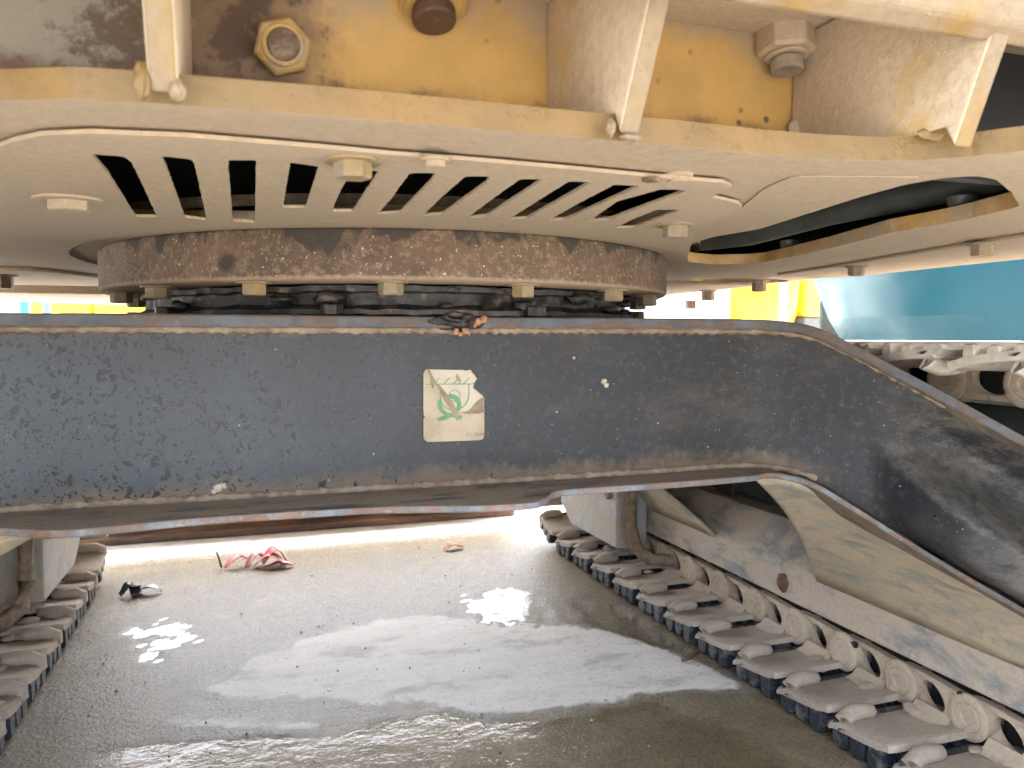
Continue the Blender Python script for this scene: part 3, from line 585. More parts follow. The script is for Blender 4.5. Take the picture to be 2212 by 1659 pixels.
# grease lump and rust crumbs hanging over the flange
b0 = vy(990, 690, 1.372)
part(blob('grease_lump', b0 + Vector((0, 0.02, -0.002)), 0.05, M['grease'], (0.95, 0.6, 0.34), 0.5, 9, 4))
part(blob('grease_lump', b0 + Vector((0.015, 0.10, 0.012)), 0.10, M['grease'], (1.6, 0.5, 0.25), 0.5, 9, 4))
RC = plain('orange_rust_crumb', (0.42, 0.22, 0.12), 0.8, 0, 0.3, 60)
for x, y, r in ((985, 716, 0.006), (1005, 714, 0.007), (1012, 720, 0.004), (1033, 695, 0.006), (1045, 690, 0.007), (1026, 703, 0.004), (995, 722, 0.004)):
    part(blob('rust_crumb', vy(x, y, 1.375), r, RC, (1, 0.7, 1.1), 0.6, 50, 2))
# dirt crumbs stuck to the side
GR = plain('pale_grit', (0.50, 0.44, 0.35), 0.9, 0, 0.2, 80)
for x, y, r in ((1646, 787, .0035), (470, 1056, .008), (482, 1050, .006), (462, 1062, .005), (1305, 824, .006), (1310, 832, .005), (1904, 940, .003), (1240, 773, .003)):
    part(blob('grit_crumb', vy(x, y, 1.3995), r, GR, (1, 0.4, 1), 0.6, 50, 2))

# sticker on the body side
def sz(x, y, off): return vy((1450 + x/4.609)*0.6064, (1260 + y/4.609)*0.6064, 1.40 - off)
STK = NT('aged_paper_sticker'); n_ = STK.noise(14, 8, 0.7); c_ = STK.mix(STK.step(n_, 0.4, 0.62), (0.36, 0.30, 0.21), (0.28, 0.22, 0.145)); c_ = STK.mix(STK.step(STK.noise(60, 6, 0.7), 0.6, 0.68, 0, 0.6), c_, (0.42, 0.31, 0.20)); STK.bump(STK.noise(25, 4), 0.2, 0.002)
M['sticker'] = STK.done(c_, 0.55)
M['sticker_white'] = plain('clean_sticker_paper', (0.42, 0.37, 0.285), 0.5, 0, 0.06, 30); M['green'] = plain('green_print', (0.075, 0.22, 0.095), 0.5, 0, 0.12, 40)
M['tear'] = plain('torn_paper', (0.26, 0.20, 0.13), 0.8, 0, 0.2, 40)
def flat(name, pts, off, mat, par, th=0.0004):
    P = [sz(x, y, off) for x, y in pts]; tr = tessellate_polygon([[Vector((p.x, p.z, 0)) for p in P]]); n = len(P)
    V = P + [p + Vector((0, th, 0)) for p in P]; Fc = [list(t) for t in tr] + [[i+n for i in t] for t in tr] + [[i, (i+1) % n, n+(i+1) % n, n+i] for i in range(n)]
    o = mesh(name, V, Fc, mat)
    if par is EX: return part(o)
    o.parent = par; return o
out_ = [(268,900),(270,330),(282,290),(305,266),(345,256),(700,262),(930,264),(950,276),(1000,268),(1040,262),(1062,285),(1075,315),(1110,345),(1125,380),(1155,405),(1128,440),(1110,480),(1088,530),(1085,560),(1120,590),(1150,612),(1200,655),(1245,690),(1267,725),(1270,1350),(1258,1385),(1232,1408),(1190,1420),(350,1450),(310,1435),(282,1410),(270,1370),(269,1075),(280,1052),(298,1046),(290,1028),(276,1018)]
stk = flat('sticker', out_, 0.003, M['sticker'], EX); tag(stk, 'torn cream sticker with a green tie-down hook symbol')
flat('clean_paper', [(372,268),(700,268),(925,268),(1040,300),(1140,410),(1100,490),(1080,565),(1140,620),(1235,705),(1160,770),(1100,820),(1060,880),(1010,930),(930,960),(860,958),(700,770),(560,540),(470,460)], 0.0036, M['sticker_white'], stk)
def line(pts, w):
    P = [Vector((x, y, 0)) for x, y in pts]; a = []; c = []
    for i, p in enumerate(P):
        t = (P[min(i+1, len(P)-1)] - P[max(i-1, 0)]).normalized(); nn = Vector((-t.y, t.x, 0))*w/2; a.append(p+nn); c.append(p-nn)
    return [(v.x, v.y) for v in a + c[::-1]]
k_ = 0
for pts, w in (([(320,502),(700,498),(1100,497)], 15), ([(462,470),(525,400)], 15), ([(605,490),(695,400)], 15), ([(765,490),(830,425)], 15), ([(930,490),(1025,400)], 15), ([(1088,492),(1112,472)], 15),
               ([(1015,505),(1016,680),(1002,750),(970,815),(930,860),(890,893)], 17), ([(548,600),(550,740),(575,825),(630,885),(730,927)], 12)):
    flat('print_line', line(pts, w), 0.0042, M['green'], stk)
cirp = [(780+92*math.cos(a), 690+94*math.sin(a)) for a in np.linspace(0, 2*math.pi, 29)]
flat('print_circle', line(cirp[:15], 12), 0.0042, M['green'], stk); flat('print_circle', line(cirp[14:], 12), 0.00425, M['green'], stk)
flat('print_hook', [(690,672),(700,658),(760,665),(830,700),(868,745),(890,810),(893,860),(880,915),(850,952),(800,915),(818,860),(818,815),(800,785),(760,750),(700,735)], 0.0044, M['green'], stk)
flat('print_hook', [(545,735),(578,828),(572,850),(592,918),(660,968),(740,985),(850,1008),(912,1022),(885,1085),(790,1052),(720,1040),(620,1090),(510,1112),(495,1060),(618,1015),(545,945),(500,850),(510,780)], 0.0044, M['green'], stk)
flat('torn_flap', [(335,275),(372,268),(430,385),(475,480),(560,540),(680,690),(760,820),(830,935),(845,980),(825,1115),(770,1010),(735,925),(640,790),(560,640),(500,540),(455,500),(430,580),(405,520),(395,420)], 0.0052, M['tear'], stk)
flat('torn_flap', [(815,325),(850,370),(885,440),(865,495),(850,430),(800,410)], 0.0052, M['tear'], stk)
flat('torn_flap', [(860,965),(1010,935),(1065,885),(1105,825),(1160,775),(1258,715),(1262,960),(1180,985),(1050,985),(940,990)], 0.0038, M['tear'], stk)
flat('torn_flap', [(400,1300),(415,1340),(440,1350),(430,1370),(405,1345)], 0.0042, M['tear'], stk)
cu = bpy.data.curves.new('print_code', 'FONT'); cu.body = '7X-7644-1'; cu.size = 0.0105; tmp = bpy.data.objects.new('tmp', cu); COL.objects.link(tmp)
bpy.context.view_layer.update(); tm = bpy.data.meshes.new_from_object(tmp.evaluated_get(bpy.context.evaluated_depsgraph_get())); bpy.data.objects.remove(tmp)
tm.name = 'print_code'; tm.transform(Matrix.Translation(sz(962, 1366, 0.0037)) @ Matrix.Rotation(R(90), 4, 'X')); tm.materials.clear(); tm.materials.append(M['tear'])
o = bpy.data.objects.new('print_code', tm); COL.objects.link(o); o.parent = stk

# -- tracks ------------------------------------------------------------------
Y0, Y1, ZT, RP, NS = 0.82, 3.08, 0.475, 0.36, 36
LS = Y1 - Y0; LT = 2*LS + 2*math.pi*RP; PIT = LT/NS
def on_track(s):
    s %= LT
    if s < LS: return Y0+s, ZT-RP, 0.0
    s -= LS
    if s < math.pi*RP: a = s/RP; return Y1+RP*math.sin(a), ZT-RP*math.cos(a), a
    s -= math.pi*RP
    if s < LS: return Y1-s, ZT+RP, math.pi
    a = (s-LS)/RP; return Y0-RP*math.sin(a), ZT+RP*math.cos(a), math.pi+a
HW = 0.355
def shoe_mesh(k_=1.0):
    b = B(); z0 = -0.047; h = PIT/2
    prof = [(-h-0.004, z0+0.004), (-h+0.000, z0+0.017), (-h+0.006, z0+0.019), (-h+0.03, z0+0.012), (-0.02, z0+0.003), (h-0.040, z0-0.002), (h-0.014, z0-0.010), (h+0.004, z0-0.020),
            (h+0.002, z0-0.028), (h-0.018, z0-0.022), (-0.02, z0-0.012), (-h+0.03, z0-0.004), (-h+0.006, z0+0.002)]
    xs = [-HW, -HW+0.012] + list(np.linspace(-HW+0.05, HW-0.05, 9)) + [HW-0.012, HW]
    k = len(b.V); q = len(prof)
    for i, x in enumerate(xs):
        e = 0.93 if i in (0, len(xs)-1) else 1
        for (y, z) in prof:
            w = noise.noise(Vector((x*23, y*40, 7.7)))*0.0022; b.V.append(Vector((x, y*e + w, z - (0.003 if e < 1 else 0) + w*0.7)))
    for i in range(len(xs)-1):
        for j in range(q): b.F.append([k+i*q+j, k+i*q+(j+1) % q, k+(i+1)*q+(j+1) % q, k+(i+1)*q+j]); b.M.append(0)
    b.F.append([k+j for j in range(q)]); b.M.append(0); b.F.append([k+(len(xs)-1)*q+j for j in range(q)]); b.M.append(0)
    for yc, hh, w in ((-0.048, 0.055*k_, 0.022*(0.4+0.6*k_)), (0.002, 0.050*k_, 0.024*(0.4+0.6*k_)), (0.055, 0.055*k_, 0.027*(0.4+0.6*k_))):
        zt_, zl_ = z0-0.004, z0-0.012-hh; gp = [(yc-w, zt_), (yc-w*1.02, zt_-hh*0.4), (yc-w*0.86, zl_+hh*0.22), (yc-w*0.60, zl_+hh*0.05), (yc-w*0.2, zl_), (yc+w*0.25, zl_), (yc+w*0.62, zl_+hh*0.06), (yc+w*0.90, zl_+hh*0.25), (yc+w*1.02, zt_-hh*0.4), (yc+w, zt_)]
        rings = []; zm_ = (zt_+zl_)/2
        for x, sc in ((-HW+0.001, 0.74), (-HW+0.005, 0.91), (-HW+0.014, 1), (HW-0.014, 1), (HW-0.005, 0.91), (HW-0.001, 0.74)):
            rings.append([(x, yc+(y-yc)*sc, zm_+(z-zm_)*sc) for y, z in gp])
        for P, Q in zip(rings[:-1], rings[1:]): b.prism(P, Q, 1, caps=False)
        b.add(rings[0], [list(range(len(gp)))], 1); b.add(rings[-1], [list(range(len(gp)))], 1)
    for sx in (-1, 1):      # rolled finger at each end of the trailing lip
        pts = [(sx*(HW-0.006), h-0.050, z0-0.016), (sx*(HW-0.008), h-0.044, z0+0.004), (sx*(HW-0.030), h-0.040, z0+0.013), (sx*(HW-0.060), h-0.039, z0+0.013), (sx*(HW-0.088), h-0.038, z0+0.010), (sx*(HW-0.092), h-0.038, z0+0.004)]
        b.tube(pts, [0.016, 0.019, 0.019, 0.018, 0.016, 0.012], 10, 0)
        b.box((sx*(HW-0.120) if sx < 0 else HW-0.120, h-0.046, z0-0.004), (sx*(HW-0.120)+0.034*sx if sx > 0 else -(HW-0.120)+0.034*sx, h-0.030, z0+0.0035), 2) if False else None
    return b.out('shoe', [M['shoe'], M['grouser']], smooth=38)
def link_mesh():
    b = B(); h = PIT/2; flip = 1
    # outline in (y,z) about the pin line; pin boss at y=-h, far end at y=+h
    ol = [(-h-0.052, 0.000), (-h-0.045, -0.030), (-h-0.020, -0.050), (-h+0.02, -0.058), (h-0.075, -0.0595), (h-0.050, -0.048), (h-0.030, -0.040), (h+0.000, -0.040), (h+0.030, -0.028), (h+0.042, 0.0), (h+0.036, 0.026), (h+0.010, 0.040),
          (h-0.05, 0.0405), (-h+0.03, 0.0405), (-h-0.015, 0.039), (-h-0.040, 0.028)]
    ol = rounded([Vector((y, z if z > 0 else z*0.78, 0)) for y, z in ol], 0.012, 2)
    hole = [Vector((0.010 + 0.040*math.cos(a) + 0.008*math.sin(a), -0.002 + 0.031*math.sin(a), 0)) for a in np.linspace(0, 2*math.pi, 19)[:-1]]
    for sx in (-1, 1):
        tris = tessellate_polygon([ol, hole]); fl = ol + hole; n = len(fl); x0, x1 = sx*0.130, sx*0.111; k = len(b.V)
        # the boss end steps outward of the far end so that neighbours overlap
        off = lambda y: sx*(0.014 if y < -0.02 else 0.014 - 0.014*min(1, (y+0.02)/0.06))
        b.V += [Vector((x0+off(p.x), p.x, p.y)) for p in fl] + [Vector((x1+off(p.x), p.x, p.y)) for p in fl]
        for t in tris: b.F.append([k+i for i in t]); b.M.append(0); b.F.append([k+n+i for i in t]); b.M.append(0)
        o = 0
        for l in (ol, hole):
            L = len(l)
            for i in range(L): b.F.append([k+o+i, k+o+(i+1) % L, k+n+o+(i+1) % L, k+n+o+i]); b.M.append(0)
            o += L
        xb = sx*0.144
        pr = [(0.050, xb-sx*0.004), (0.050, xb+sx*0.004), (0.044, xb+sx*0.0085), (0.034, xb+sx*0.0085), (0.0315, xb+sx*0.006), (0.029, xb+sx*0.0085), (0.016, xb+sx*0.0085), (0.013, xb+sx*0.005), (0.0, xb+sx*0.005)]
        b.lathe(pr, (0, -h+0.001, -0.001), 'X', 28)
        # shoe seat with a curved fillet
        fp = [(sx*0.135, -0.0464), (sx*0.180, -0.0458), (sx*0.157, -0.038), (sx*0.1435, -0.022)]
        b.prism([(x, -h+0.045, z) for x, z in fp], [(x, h-0.045, z) for x, z in fp], 0)
    b.tube([(-0.135, -h, -0.002), (0.135, -h, -0.002)], 0.026, 12)
    b.box((-0.085, -0.062, -0.042), (0.085, 0.062, 0.030), 1); return b.out('link', [M['link'], M['dark']], smooth=40)  # dark core added so the link holes read as shaded
sm = shoe_mesh(); lm = link_mesh(); sm2 = shoe_mesh(0.42); M['sunlit_mud'] = paint('sunlit_dry_mud', (0.42, 0.38, 0.33), (0.62, 0.56, 0.48), 0.6, 0.05, 14, None, 0.8)  # top-run mud paled: sunlight on the shoes is put into its colour
for i_ in range(2): sm2.data.materials[i_] = M['sunlit_mud']
PH = 0.06 - 0.104
tracks = {}
for side_, xc in (('right', 1.595), ('left', 2*CX-1.595)):
    sg = 1 if side_ == 'right' else -1; xi = xc - sg*0.0
    # track frame: hexagonal beam
    pr = [(-0.150, .178), (-0.150, .278), (-0.07, .385), (0.07, .385), (0.150, .278), (0.150, .178)]
    V0 = [(xc + sg*x, 0.98, z) for x, z in pr]; V1 = [(xc + sg*x, 2.92, z) for x, z in pr]
    tf = part(B().prism(V0, V1).out('track_frame', M['frame'], bevel=0.006))
    def sub(o): o.parent = tf; return o
    if side_ == 'right':
        for (x, y) in ((1690, 1258), (1375, 1140)): sub(blob('frame_boss', vx(x, y, xc-0.153), 0.022, M['rust_dark'] if x > 1500 else M['mud'], (0.5, 1, 1.2), 0.3, 30, 3))
        for x, y in ((1840, 1398), (2076, 1510)):
            c = vx(x, y-6, xc-0.1502); sub(B().box((c.x, c.y-0.011, c.z-0.006), (c.x+0.01, c.y+0.011, c.z+0.006)).out('drain_slot', M['dark']))
    # inclined skirt from the leg's lower plate down to the frame
    top = [p for p in half if p[0] >= 0.985]; n = len(top); V = []; Fc = []; nr = 10
    for i, p in enumerate(top):
        t = i/(n-1); e = Vector((1.444, 1.72*(1-t) + 0.91*t, 0.276)); a = Vector((p[0]-0.004, p[1]+0.004, p[3]-0.006))
        for k in range(nr+1):
            u = k/nr; q = a.lerp(e, u); sag = 0.035*math.sin(math.pi*u)*(1-t*0.5); q.z += sag*0.6; q.x += sag*0.5
            V.append((q.x if sg > 0 else 2*CX-q.x, q.y, q.z))
    for i in range(n-1):
        for k in range(nr): a = i*(nr+1)+k; Fc.append((a, a+1, a+nr+2, a+nr+1))
    o = mesh('leg_skirt', V, Fc, M['skirt'], smooth=True); so = o.modifiers.new('solid', 'SOLIDIFY'); so.thickness = 0.014; so.offset = 0; part(o)
    V2 = [(x, 2*CY-y, z) for x, y, z in V]; o = mesh('leg_skirt', V2, Fc, M['skirt'], smooth=True); so = o.modifiers.new('solid', 'SOLIDIFY'); so.thickness = 0.014; so.offset = 0; part(o)
    bead('weld_bead', [(xc - sg*0.152, 1.72*(1-t)+0.98*t, 0.277) for t in np.linspace(0, 1, 20)], 0.006, M['frame'], tf)
    part(B().box((min(xc, xc+sg*0.02), 0.85, 0.384), (max(xc, xc+sg*0.02), 2.9, 0.775)).out('shade_backing', M['pipe'], bevel=0.004))  # added dark plate, keeps daylight from showing through the opening
    # drive-motor guard at the far end, hose bracket in front of it
    gx0 = xc - sg*0.29; pr = [(2.66, .13), (2.66, .40), (3.22, .40), (3.22, .20), (3.1, .125)]
    o = B().prism([(gx0, y, z) for y, z in pr], [(xc - sg*0.16, y, z) for y, z in pr]).out('motor_guard', M['frame_pale'], bevel=0.006); part(o)
    hp = [(gx0+sg*0.03, 2.60, .42), (gx0+sg*0.03, 2.60, .22), (gx0+sg*0.04, 2.57, .15), (gx0+sg*0.08, 2.54, .115), (gx0+sg*0.15, 2.52, .11)]
    part(B().tube(hp, 0.024, 10).out('hose_guard', M['mud'], smooth=40))
    for yy in (2.72, 2.86): 
        o2 = B().hexa((gx0-sg*0.0005, yy, 0.33), 0.022, 0.014, 0, (-sg,0,0)).out('guard_bolt', M['mud'], bevel=0.001); o2.parent = o
    # idler, sprocket, rollers
    for yy, nm in ((Y0, 'idler_wheel'), (Y1, 'sprocket')):
        b = B(); b.lathe([(0.0, -0.09), (0.09, -0.09), (0.10, -0.05), (0.25, -0.035), (0.29, -0.04), (0.295, -0.02), (0.315, -0.02), (0.315, 0.02), (0.295, 0.02), (0.29, 0.04), (0.25, 0.035), (0.10, 0.05), (0.09, 0.09), (0, 0.09)], (xc, yy, ZT), 'X', 40); part(b.out(nm, M['mud'], smooth=40))
    for yy in (1.55, 2.35):
        b = B(); b.lathe([(0, -0.11), (0.075, -0.11), (0.08, -0.05), (0.06, -0.045), (0.06, 0.045), (0.08, 0.05), (0.075, 0.11), (0, 0.11)], (xc, yy, ZT+RP-0.04-0.081), 'X', 28); part(b.out('carrier_roller', M['pipe'], smooth=40))
        part(B().box((xc-0.03, yy-0.05, 0.384), (xc+0.03, yy+0.05, ZT+RP-0.13)).out('roller_bracket', M['pipe'], bevel=0.004))
    for k in range(7):
        b = B(); b.lathe([(0, -0.10), (0.07, -0.10), (0.075, -0.05), (0.06, -0.045), (0.06, 0.045), (0.075, 0.05), (0.07, 0.10), (0, 0.10)], (xc, 1.05+k*0.3, 0.155+0.0765), 'X', 20); part(b.out('track_roller', M['pipe'], smooth=40))
    tr = empty('crawler_track', (xc-CX, -CY*0, 0), EX); tr.location = (xc-CX, -CY, 0)
    for k in range(NS):
        y, z, a = on_track(PH + k*PIT)
        for src in (sm, lm):
            o = copy(sm2 if (src is sm and 1.2 < a < 5.2) else src, tr); o.location = (0, y, z); jt = 0.012 if src is sm else 0.004; o.rotation_euler = (a + random.uniform(-jt, jt), 0, random.uniform(-jt, jt))
    for k in range(26):
        yy = random.uniform(1.15, 3.0); xx = random.uniform(0.12, 0.33)*(-sg); r_ = random.uniform(0.008, 0.022)
        blob('mud_clump', (xx, yy, 0.072), r_, M['shoe'], (1.5, 1.2, 0.45), 0.7, 60, 2, tr)
for src in (sm, lm, sm2): bpy.data.objects.remove(src)

# ------------------------------------------------------------------ loose things on the ground
RED = plain('red_plastic', (0.62, 0.06, 0.07), 0.4, 0, 0.2, 30); PINK = plain('pink_plastic', (0.75, 0.30, 0.31), 0.45, 0, 0.2, 30)
c0 = hz(570, 1225, 0); rag = empty('plastic_scrap', c0); rag.scale = (0.85, 0.85, 0.85); tag(rag, 'crumpled red and pink plastic scrap on the wet concrete', 'scrap')
def curl(name, cx, cy, cz, w, l, h, rz, mat, par, turns=1.1):
    V = []; Fc = []; n, m = 14, 5
    for i in range(n+1):
        u = i/n; a = turns*math.pi*u
        for j in range(m+1):
            v = j/m - 0.5; ww = w*(0.35+0.65*math.sin(math.pi*min(1, u*0.8+0.15))); p = Vector((-l/2 + l*u, v*ww, h*math.sin(a) + 0.006*noise.noise(Vector((u*5, v*4, cx*50)))))
            p.z = max(p.z, 0.002) + abs(v)*0.012; V.append(Matrix.Rotation(rz, 3, 'Z') @ p + Vector((cx, cy, cz)))
    for i in range(n):
        for j in range(m): a = i*(m+1)+j; Fc.append((a, a+1, a+m+2, a+m+1))
    o = mesh(name, V, Fc, mat, smooth=True); o.parent = par; so = o.modifiers.new('solid', 'SOLIDIFY'); so.thickness = 0.0018; return o
curl('red_strip', -0.115, 0.03, 0.008, 0.045, 0.13, 0.045, 0.5, RED, rag, 1.0); curl('red_strip', 0.055, 0.03, 0.008, 0.10, 0.12, 0.065, 0.2, RED, rag, 1.1)
curl('pink_strip', 0.03, -0.02, 0.008, 0.06, 0.15, 0.05, -0.25, PINK, rag, 1.0); curl('pink_strip', 0.07, -0.05, 0.006, 0.05, 0.13, 0.018, 0.1, PINK, rag, 1.0); curl('pink_strip', -0.04, 0.02, 0.01, 0.04, 0.12, 0.05, 0.9, PINK, rag, 0.9)
B().tube([(-0.19, 0.03, 0.008), (-0.20, 0.03, 0.05), (-0.21, 0.03, 0.085)], [0.006, 0.005, 0.004], 6).out('stem', M['mud'], rag)
c1 = hz(300, 1285, 0); blk = empty('black_scrap', c1); tag(blk, 'small crumpled black plastic scrap on wet concrete near the left track', 'scrap')
BLK = plain('black_plastic', (0.02, 0.024, 0.032), 0.25, 0, 0.2, 30); GRY = plain('grey_plastic', (0.20, 0.23, 0.27), 0.3, 0, 0.2, 30)
curl('black_strip', -0.025, 0, 0.004, 0.06, 0.075, 0.036, 0.4, BLK, blk, 1.1); curl('black_strip', -0.01, -0.01, 0.004, 0.04, 0.05, 0.03, 1.6, BLK, blk, 1.1); curl('grey_strip', 0.035, 0, 0.004, 0.045, 0.085, 0.022, -0.2, GRY, blk, 1.0)
c2 = hz(1490, 1424, 0.006); tw = B().tube([c2+Vector((-0.03,-0.01,0.004)), c2+Vector((0.0,0.0,0.007)), c2+Vector((0.035,0.012,0.01))], [0.005,0.007,0.004], 7).out('twig', M['rust_dark'], smooth=True); tag(tw, 'short dark twig beside the right track shoes', 'twig')
c3 = hz(980, 1186, 0.004); lf = empty('dry_leaf', c3); curl('leaf_blade', 0, 0, 0.002, 0.04, 0.09, 0.015, 0.2, plain('orange_leaf', (0.40, 0.17, 0.07), 0.7), lf); tag(lf, 'small orange dry leaf lying on the far wet concrete', 'leaf')
cb_ = B()
for k in range(230):
    x, y = random.uniform(-0.5, 1.25), random.uniform(1.35, 3.5); r_ = random.choice((0.0015, 0.002, 0.003, 0.0045)); c = Vector((x, y, 0.004 + r_*0.4)); q = [Vector((random.uniform(-1,1), random.uniform(-1,1), random.uniform(-0.7,0.7)))*r_*1.3 for _ in range(2)]
    P = [c + Vector((r_*math.cos(a+x*9)*random.uniform(.7,1.3), r_*math.sin(a+x*9)*random.uniform(.7,1.3), -r_*0.4)) for a in (0, 1.57, 3.14, 4.71)]; tp = c + Vector((q[0].x*0.3, q[0].y*0.3, r_*0.7))
    cb_.add(P + [tp], [(0,1,4),(1,2,4),(2,3,4),(3,0,4)], random.choice((0, 0, 1)))
co = cb_.out('grit', [plain('dark_grit', (0.07, 0.06, 0.05), 0.8), plain('light_grit', (0.42, 0.39, 0.34), 0.8)]); tag(co, 'fine grit scattered over the concrete', 'grit', kind='stuff')
# rusty beam behind the machine
bm_ = B(); yb = 3.83; prof = [(0, .008), (0, .04), (.07, .05), (.07, .26), (0, .27), (0, .31), (.17, .31), (.17, .27), (.10, .26), (.10, .05), (.17, .04), (.17, .008)]
bm_.prism([(-1.6, yb+y, z) for y, z in prof], [(1.30, yb+y, z) for y, z in prof])
bo = bm_.out('steel_beam', paint('rusty_beam_paint', (0.10, 0.06, 0.045), (0.27, 0.16, 0.10), 0.35, 0.35, 5, (0.4, 1, 3), 0.7), bevel=0.004); tag(bo, 'long rusty steel beam lying on the ground behind the tracks', 'beam')

# ------------------------------------------------------------------ machines and building in the background
def bg_excavator(label, color, loc, head, group=None, dirt=(0.42, 0.36, 0.28), zb=1.02):
    r = empty('parked_excavator', (loc[0], loc[1], 0), None, head); tag(r, label, 'excavator', group)
    pm = machine_paint('machine_paint_'+str(len(bpy.data.materials)), color); dk = M['pipe']; tk = M['frame']
    for sx in (-1, 1):
        prof = [(1.6+0.42*math.sin(a), 0.46-0.42*math.cos(a)) for a in np.linspace(0, math.pi, 12)] + [(-1.6-0.42*math.sin(a), 0.46+0.42*math.cos(a)) for a in np.linspace(0, math.pi, 12)]
        x0, x1 = sx*0.75, sx*1.3; b = B().prism([(x0, y, z) for y, z in prof], [(x1, y, z) for y, z in prof])
        t = b.out('crawler_track', tk, r, bevel=0.01)
        for k in range(-8, 9): B().box((min(x0,x1)-0.01, k*0.19-0.03, 0.875), (max(x0,x1)+0.01, k*0.19+0.03, 0.905)).out('grouser', tk, t)
    B().box((-0.74, -0.7, 0.4), (0.74, 0.7, 0.88)).out('car_body', dk, r, bevel=0.03); B().lathe([(0, 0.88), (0.6, 0.88), (0.6, zb), (0, zb)], (0,0,0), n=32).out('slewing_ring', dk, r, smooth=40)
    B().box((-1.25, -1.0, zb), (1.25, 1.35, zb+0.24)).out('platform', dk, r, bevel=0.02)
    # counterweight with rounded corners, undercut toward its lower edge
    def ring_at(z, rad, ins):
        P = [Vector((-1.25+ins,-0.95,z)), Vector((-1.25+ins,-1.75+ins,z)), Vector((-0.7,-2.25+ins,z)), Vector((0.7,-2.25+ins,z)), Vector((1.25-ins,-1.75+ins,z)), Vector((1.25-ins,-0.95,z))]
        return rounded(P, rad, 7)
    b = B(); hs = [(zb-0.06, 0.30), (zb-0.03, 0.20), (zb+0.10, 0.13), (zb+0.3, 0.06), (zb+0.55, 0.015), (zb+0.8, 0.0), (zb+1.0, 0.02), (zb+1.1, 0.12)]
    rr = [ring_at(z, 0.5, i) for z, i in hs]
    for q, (P, Q) in enumerate(zip(rr[:-1], rr[1:])): b.prism(P, Q, 1 if q == 0 else 0, caps=False)
    b.add(rr[0], [list(range(len(rr[0])))], 1); b.add(rr[-1], [list(range(len(rr[0])))], 0); b.out('counterweight', [pm, dk], r, smooth=50)
    B().box((-1.22, -0.94, zb+0.25), (1.22, 0.2, zb+1.05)).out('engine_hood', pm, r, bevel=0.06)
    prof = [(0.25, zb+0.25), (0.25, zb+1.75), (1.25, zb+1.75), (1.6, zb+0.95), (1.6, zb+0.25)]
    c = B().prism([(-1.22, y, z) for y, z in prof], [(-0.32, y, z) for y, z in prof]).out('cab', pm, r, bevel=0.05)
    for x0, x1 in ((-1.232, -1.222), (-0.318, -0.308)):
        q = [(0.4, zb+0.75), (0.4, zb+1.6), (1.2, zb+1.6), (1.48, zb+0.95), (1.48, zb+0.75)]; B().prism([(x0, y, z) for y, z in q], [(x1, y, z) for y, z in q]).out('window', GL, c)
    prof = [(0.9, zb+0.3), (0.9, zb+0.8), (1.9, zb+2.4), (3.4, zb+3.1), (4.6, zb+2.7), (4.55, zb+2.4), (3.4, zb+2.6), (2.3, zb+1.9), (1.4, zb+0.3)]
    B().prism([(-0.1, y, z) for y, z in prof], [(0.3, y, z) for y, z in prof]).out('boom', pm, r, bevel=0.03)
    prof = [(4.3, zb+3.1), (4.9, zb+2.9), (4.3, zb-0.1), (4.1, zb-0.1)]; B().prism([(-0.02, y, z) for y, z in prof], [(0.22, y, z) for y, z in prof]).out('stick', pm, r, bevel=0.02)
    prof = [(4.4, zb-0.05), (3.9, zb-0.15), (3.45, zb-0.6), (3.5, 0.12), (3.9, 0.02), (4.5, 0.2)]; B().prism([(-0.5, y, z) for y, z in prof], [(0.7, y, z) for y, z in prof]).out('bucket', M['mud'], r, bevel=0.03)
    return r
TEAL = (0.004, 0.085, 0.125)
a_ = R(50); lc = far(1738, 4.35); axr = Vector((math.cos(a_), -math.sin(a_), 0)); axf = Vector((math.sin(a_), math.cos(a_), 0))
ctr = lc + axr*1.13 + axf*2.0
bg_excavator('teal excavator parked beyond the right track, its rounded rear facing the viewer', TEAL, ctr, -a_, zb=0.93)
p = far(1668, 15.5); bg_excavator('yellow excavator far behind, left of the teal one', (0.72, 0.46, 0.015), p, R(-70), 'yellow excavators in the background')
p = far(300, 19); bg_excavator('yellow excavator far behind the left track', (0.72, 0.46, 0.015), p, R(65), 'yellow excavators in the background')
# white box truck
p = far(1262, 12); tk = empty('box_truck', p, None, R(172)); tag(tk, 'white box truck parked behind the slewing ring', 'truck'); WH = plain('white_truck_paint', (0.70, 0.72, 0.75), 0.35, 0, 0.05, 2)
B().box((-1.9, -0.95, 0.95), (1.15, 0.95, 2.9)).out('cargo_box', WH, tk, bevel=0.03); B().box((-1.85, 0.953, 1.32), (1.10, 0.975, 1.36)).out('side_rail', plain('rail_grey', (0.35, 0.37, 0.4), 0.4), tk)
pr = [(1.2, 0.5), (1.2, 2.3), (1.9, 2.3), (2.35, 1.5), (2.4, 0.5)]; cb = B().prism([(x, -0.9, z) for x, z in pr], [(x, 0.9, z) for x, z in pr]).out('cab', WH, tk, bevel=0.06)
q = [(1.35, 1.45), (1.35, 2.1), (1.85, 2.1), (2.2, 1.45)]
for y0, y1 in ((-0.912, -0.902), (0.902, 0.912)): B().prism([(x, y0, z) for x, z in q], [(x, y1, z) for x, z in q]).out('window', GL, cb)
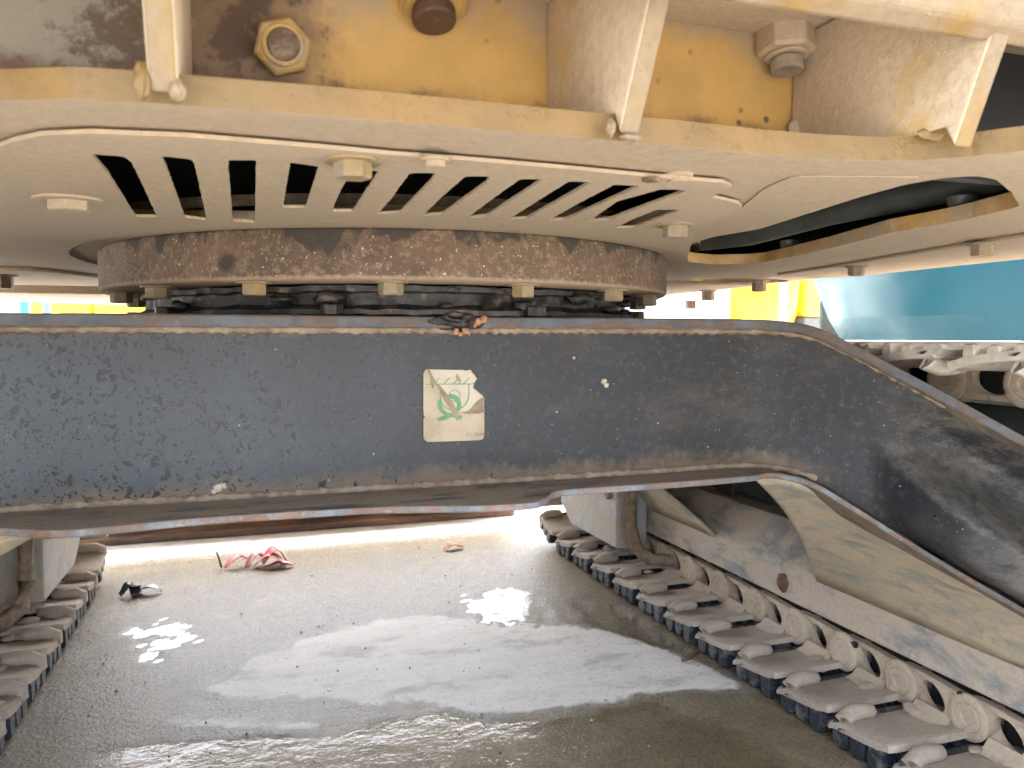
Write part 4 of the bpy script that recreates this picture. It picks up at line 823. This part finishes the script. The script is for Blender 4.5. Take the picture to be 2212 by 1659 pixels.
B().box((-1.85, -0.4, 0.55), (2.2, 0.4, 0.93)).out('chassis', M['pipe'], tk)
for x in (-1.1, 1.7):
    for y in (-0.78, 0.78):
        w = B().lathe([(0.0, -0.1), (0.22, -0.1), (0.24, -0.13), (0.42, -0.12), (0.45, -0.07), (0.45, 0.07), (0.42, 0.12), (0.24, 0.13), (0.22, 0.1), (0, 0.1)], (x, y, 0.455), 'Y', 28).out('wheel', M['pipe'], tk, smooth=40)
# posts
def post(px, d, r, mat, label, h=4.0):
    p = far(px, d); o = B().lathe([(0.0, 0.0), (r*2.2, 0.0), (r*2.2, 0.02), (r, 0.03), (r, h), (r*0.6, h+0.05), (0, h+0.05)], p, n=20).out('steel_post', mat, smooth=40); tag(o, label, 'post', 'posts in the yard')
post(1690, 9.5, 0.045, plain('post_grey', (0.33, 0.33, 0.36), 0.4), 'grey steel post before the yellow excavator on the right')
post(57, 12, 0.055, plain('post_teal', (0.03, 0.30, 0.33), 0.4), 'teal steel post behind the left end of the dark body')
post(105, 13, 0.05, plain('post_blue', (0.10, 0.13, 0.22), 0.4), 'dark blue steel post next to the teal one')
# warehouse
wh = empty('warehouse', (-6, 34, 0)); tag(wh, 'long pale warehouse far behind the left side', 'building')
WW = plain('pale_cladding', (0.72, 0.72, 0.70), 0.6, 0, 0.06, 1)
B().box((-16, 0, 0.0), (16, 10, 4.2)).out('wall', WW, wh); rf = B().prism([(-16.5, -0.5, 4.205), (-16.5, 10.5, 4.205), (-16.5, 5, 6.0)], [(16.5, -0.5, 4.205), (16.5, 10.5, 4.205), (16.5, 5, 6.0)]).out('roof', plain('roof_grey', (0.35, 0.36, 0.38), 0.5), wh)
for k in range(4): d = B().box((-12+k*7, -0.06, 0.0), (-8.4+k*7, -0.004, 3.4)).out('roller_door', plain('door_blue_grey', (0.45, 0.5, 0.55), 0.5), wh); [B().box((-12+k*7, -0.085, 0.2+j*0.4), (-8.4+k*7, -0.062, 0.22+j*0.4)).out('slat', WW, d) for j in range(8)]
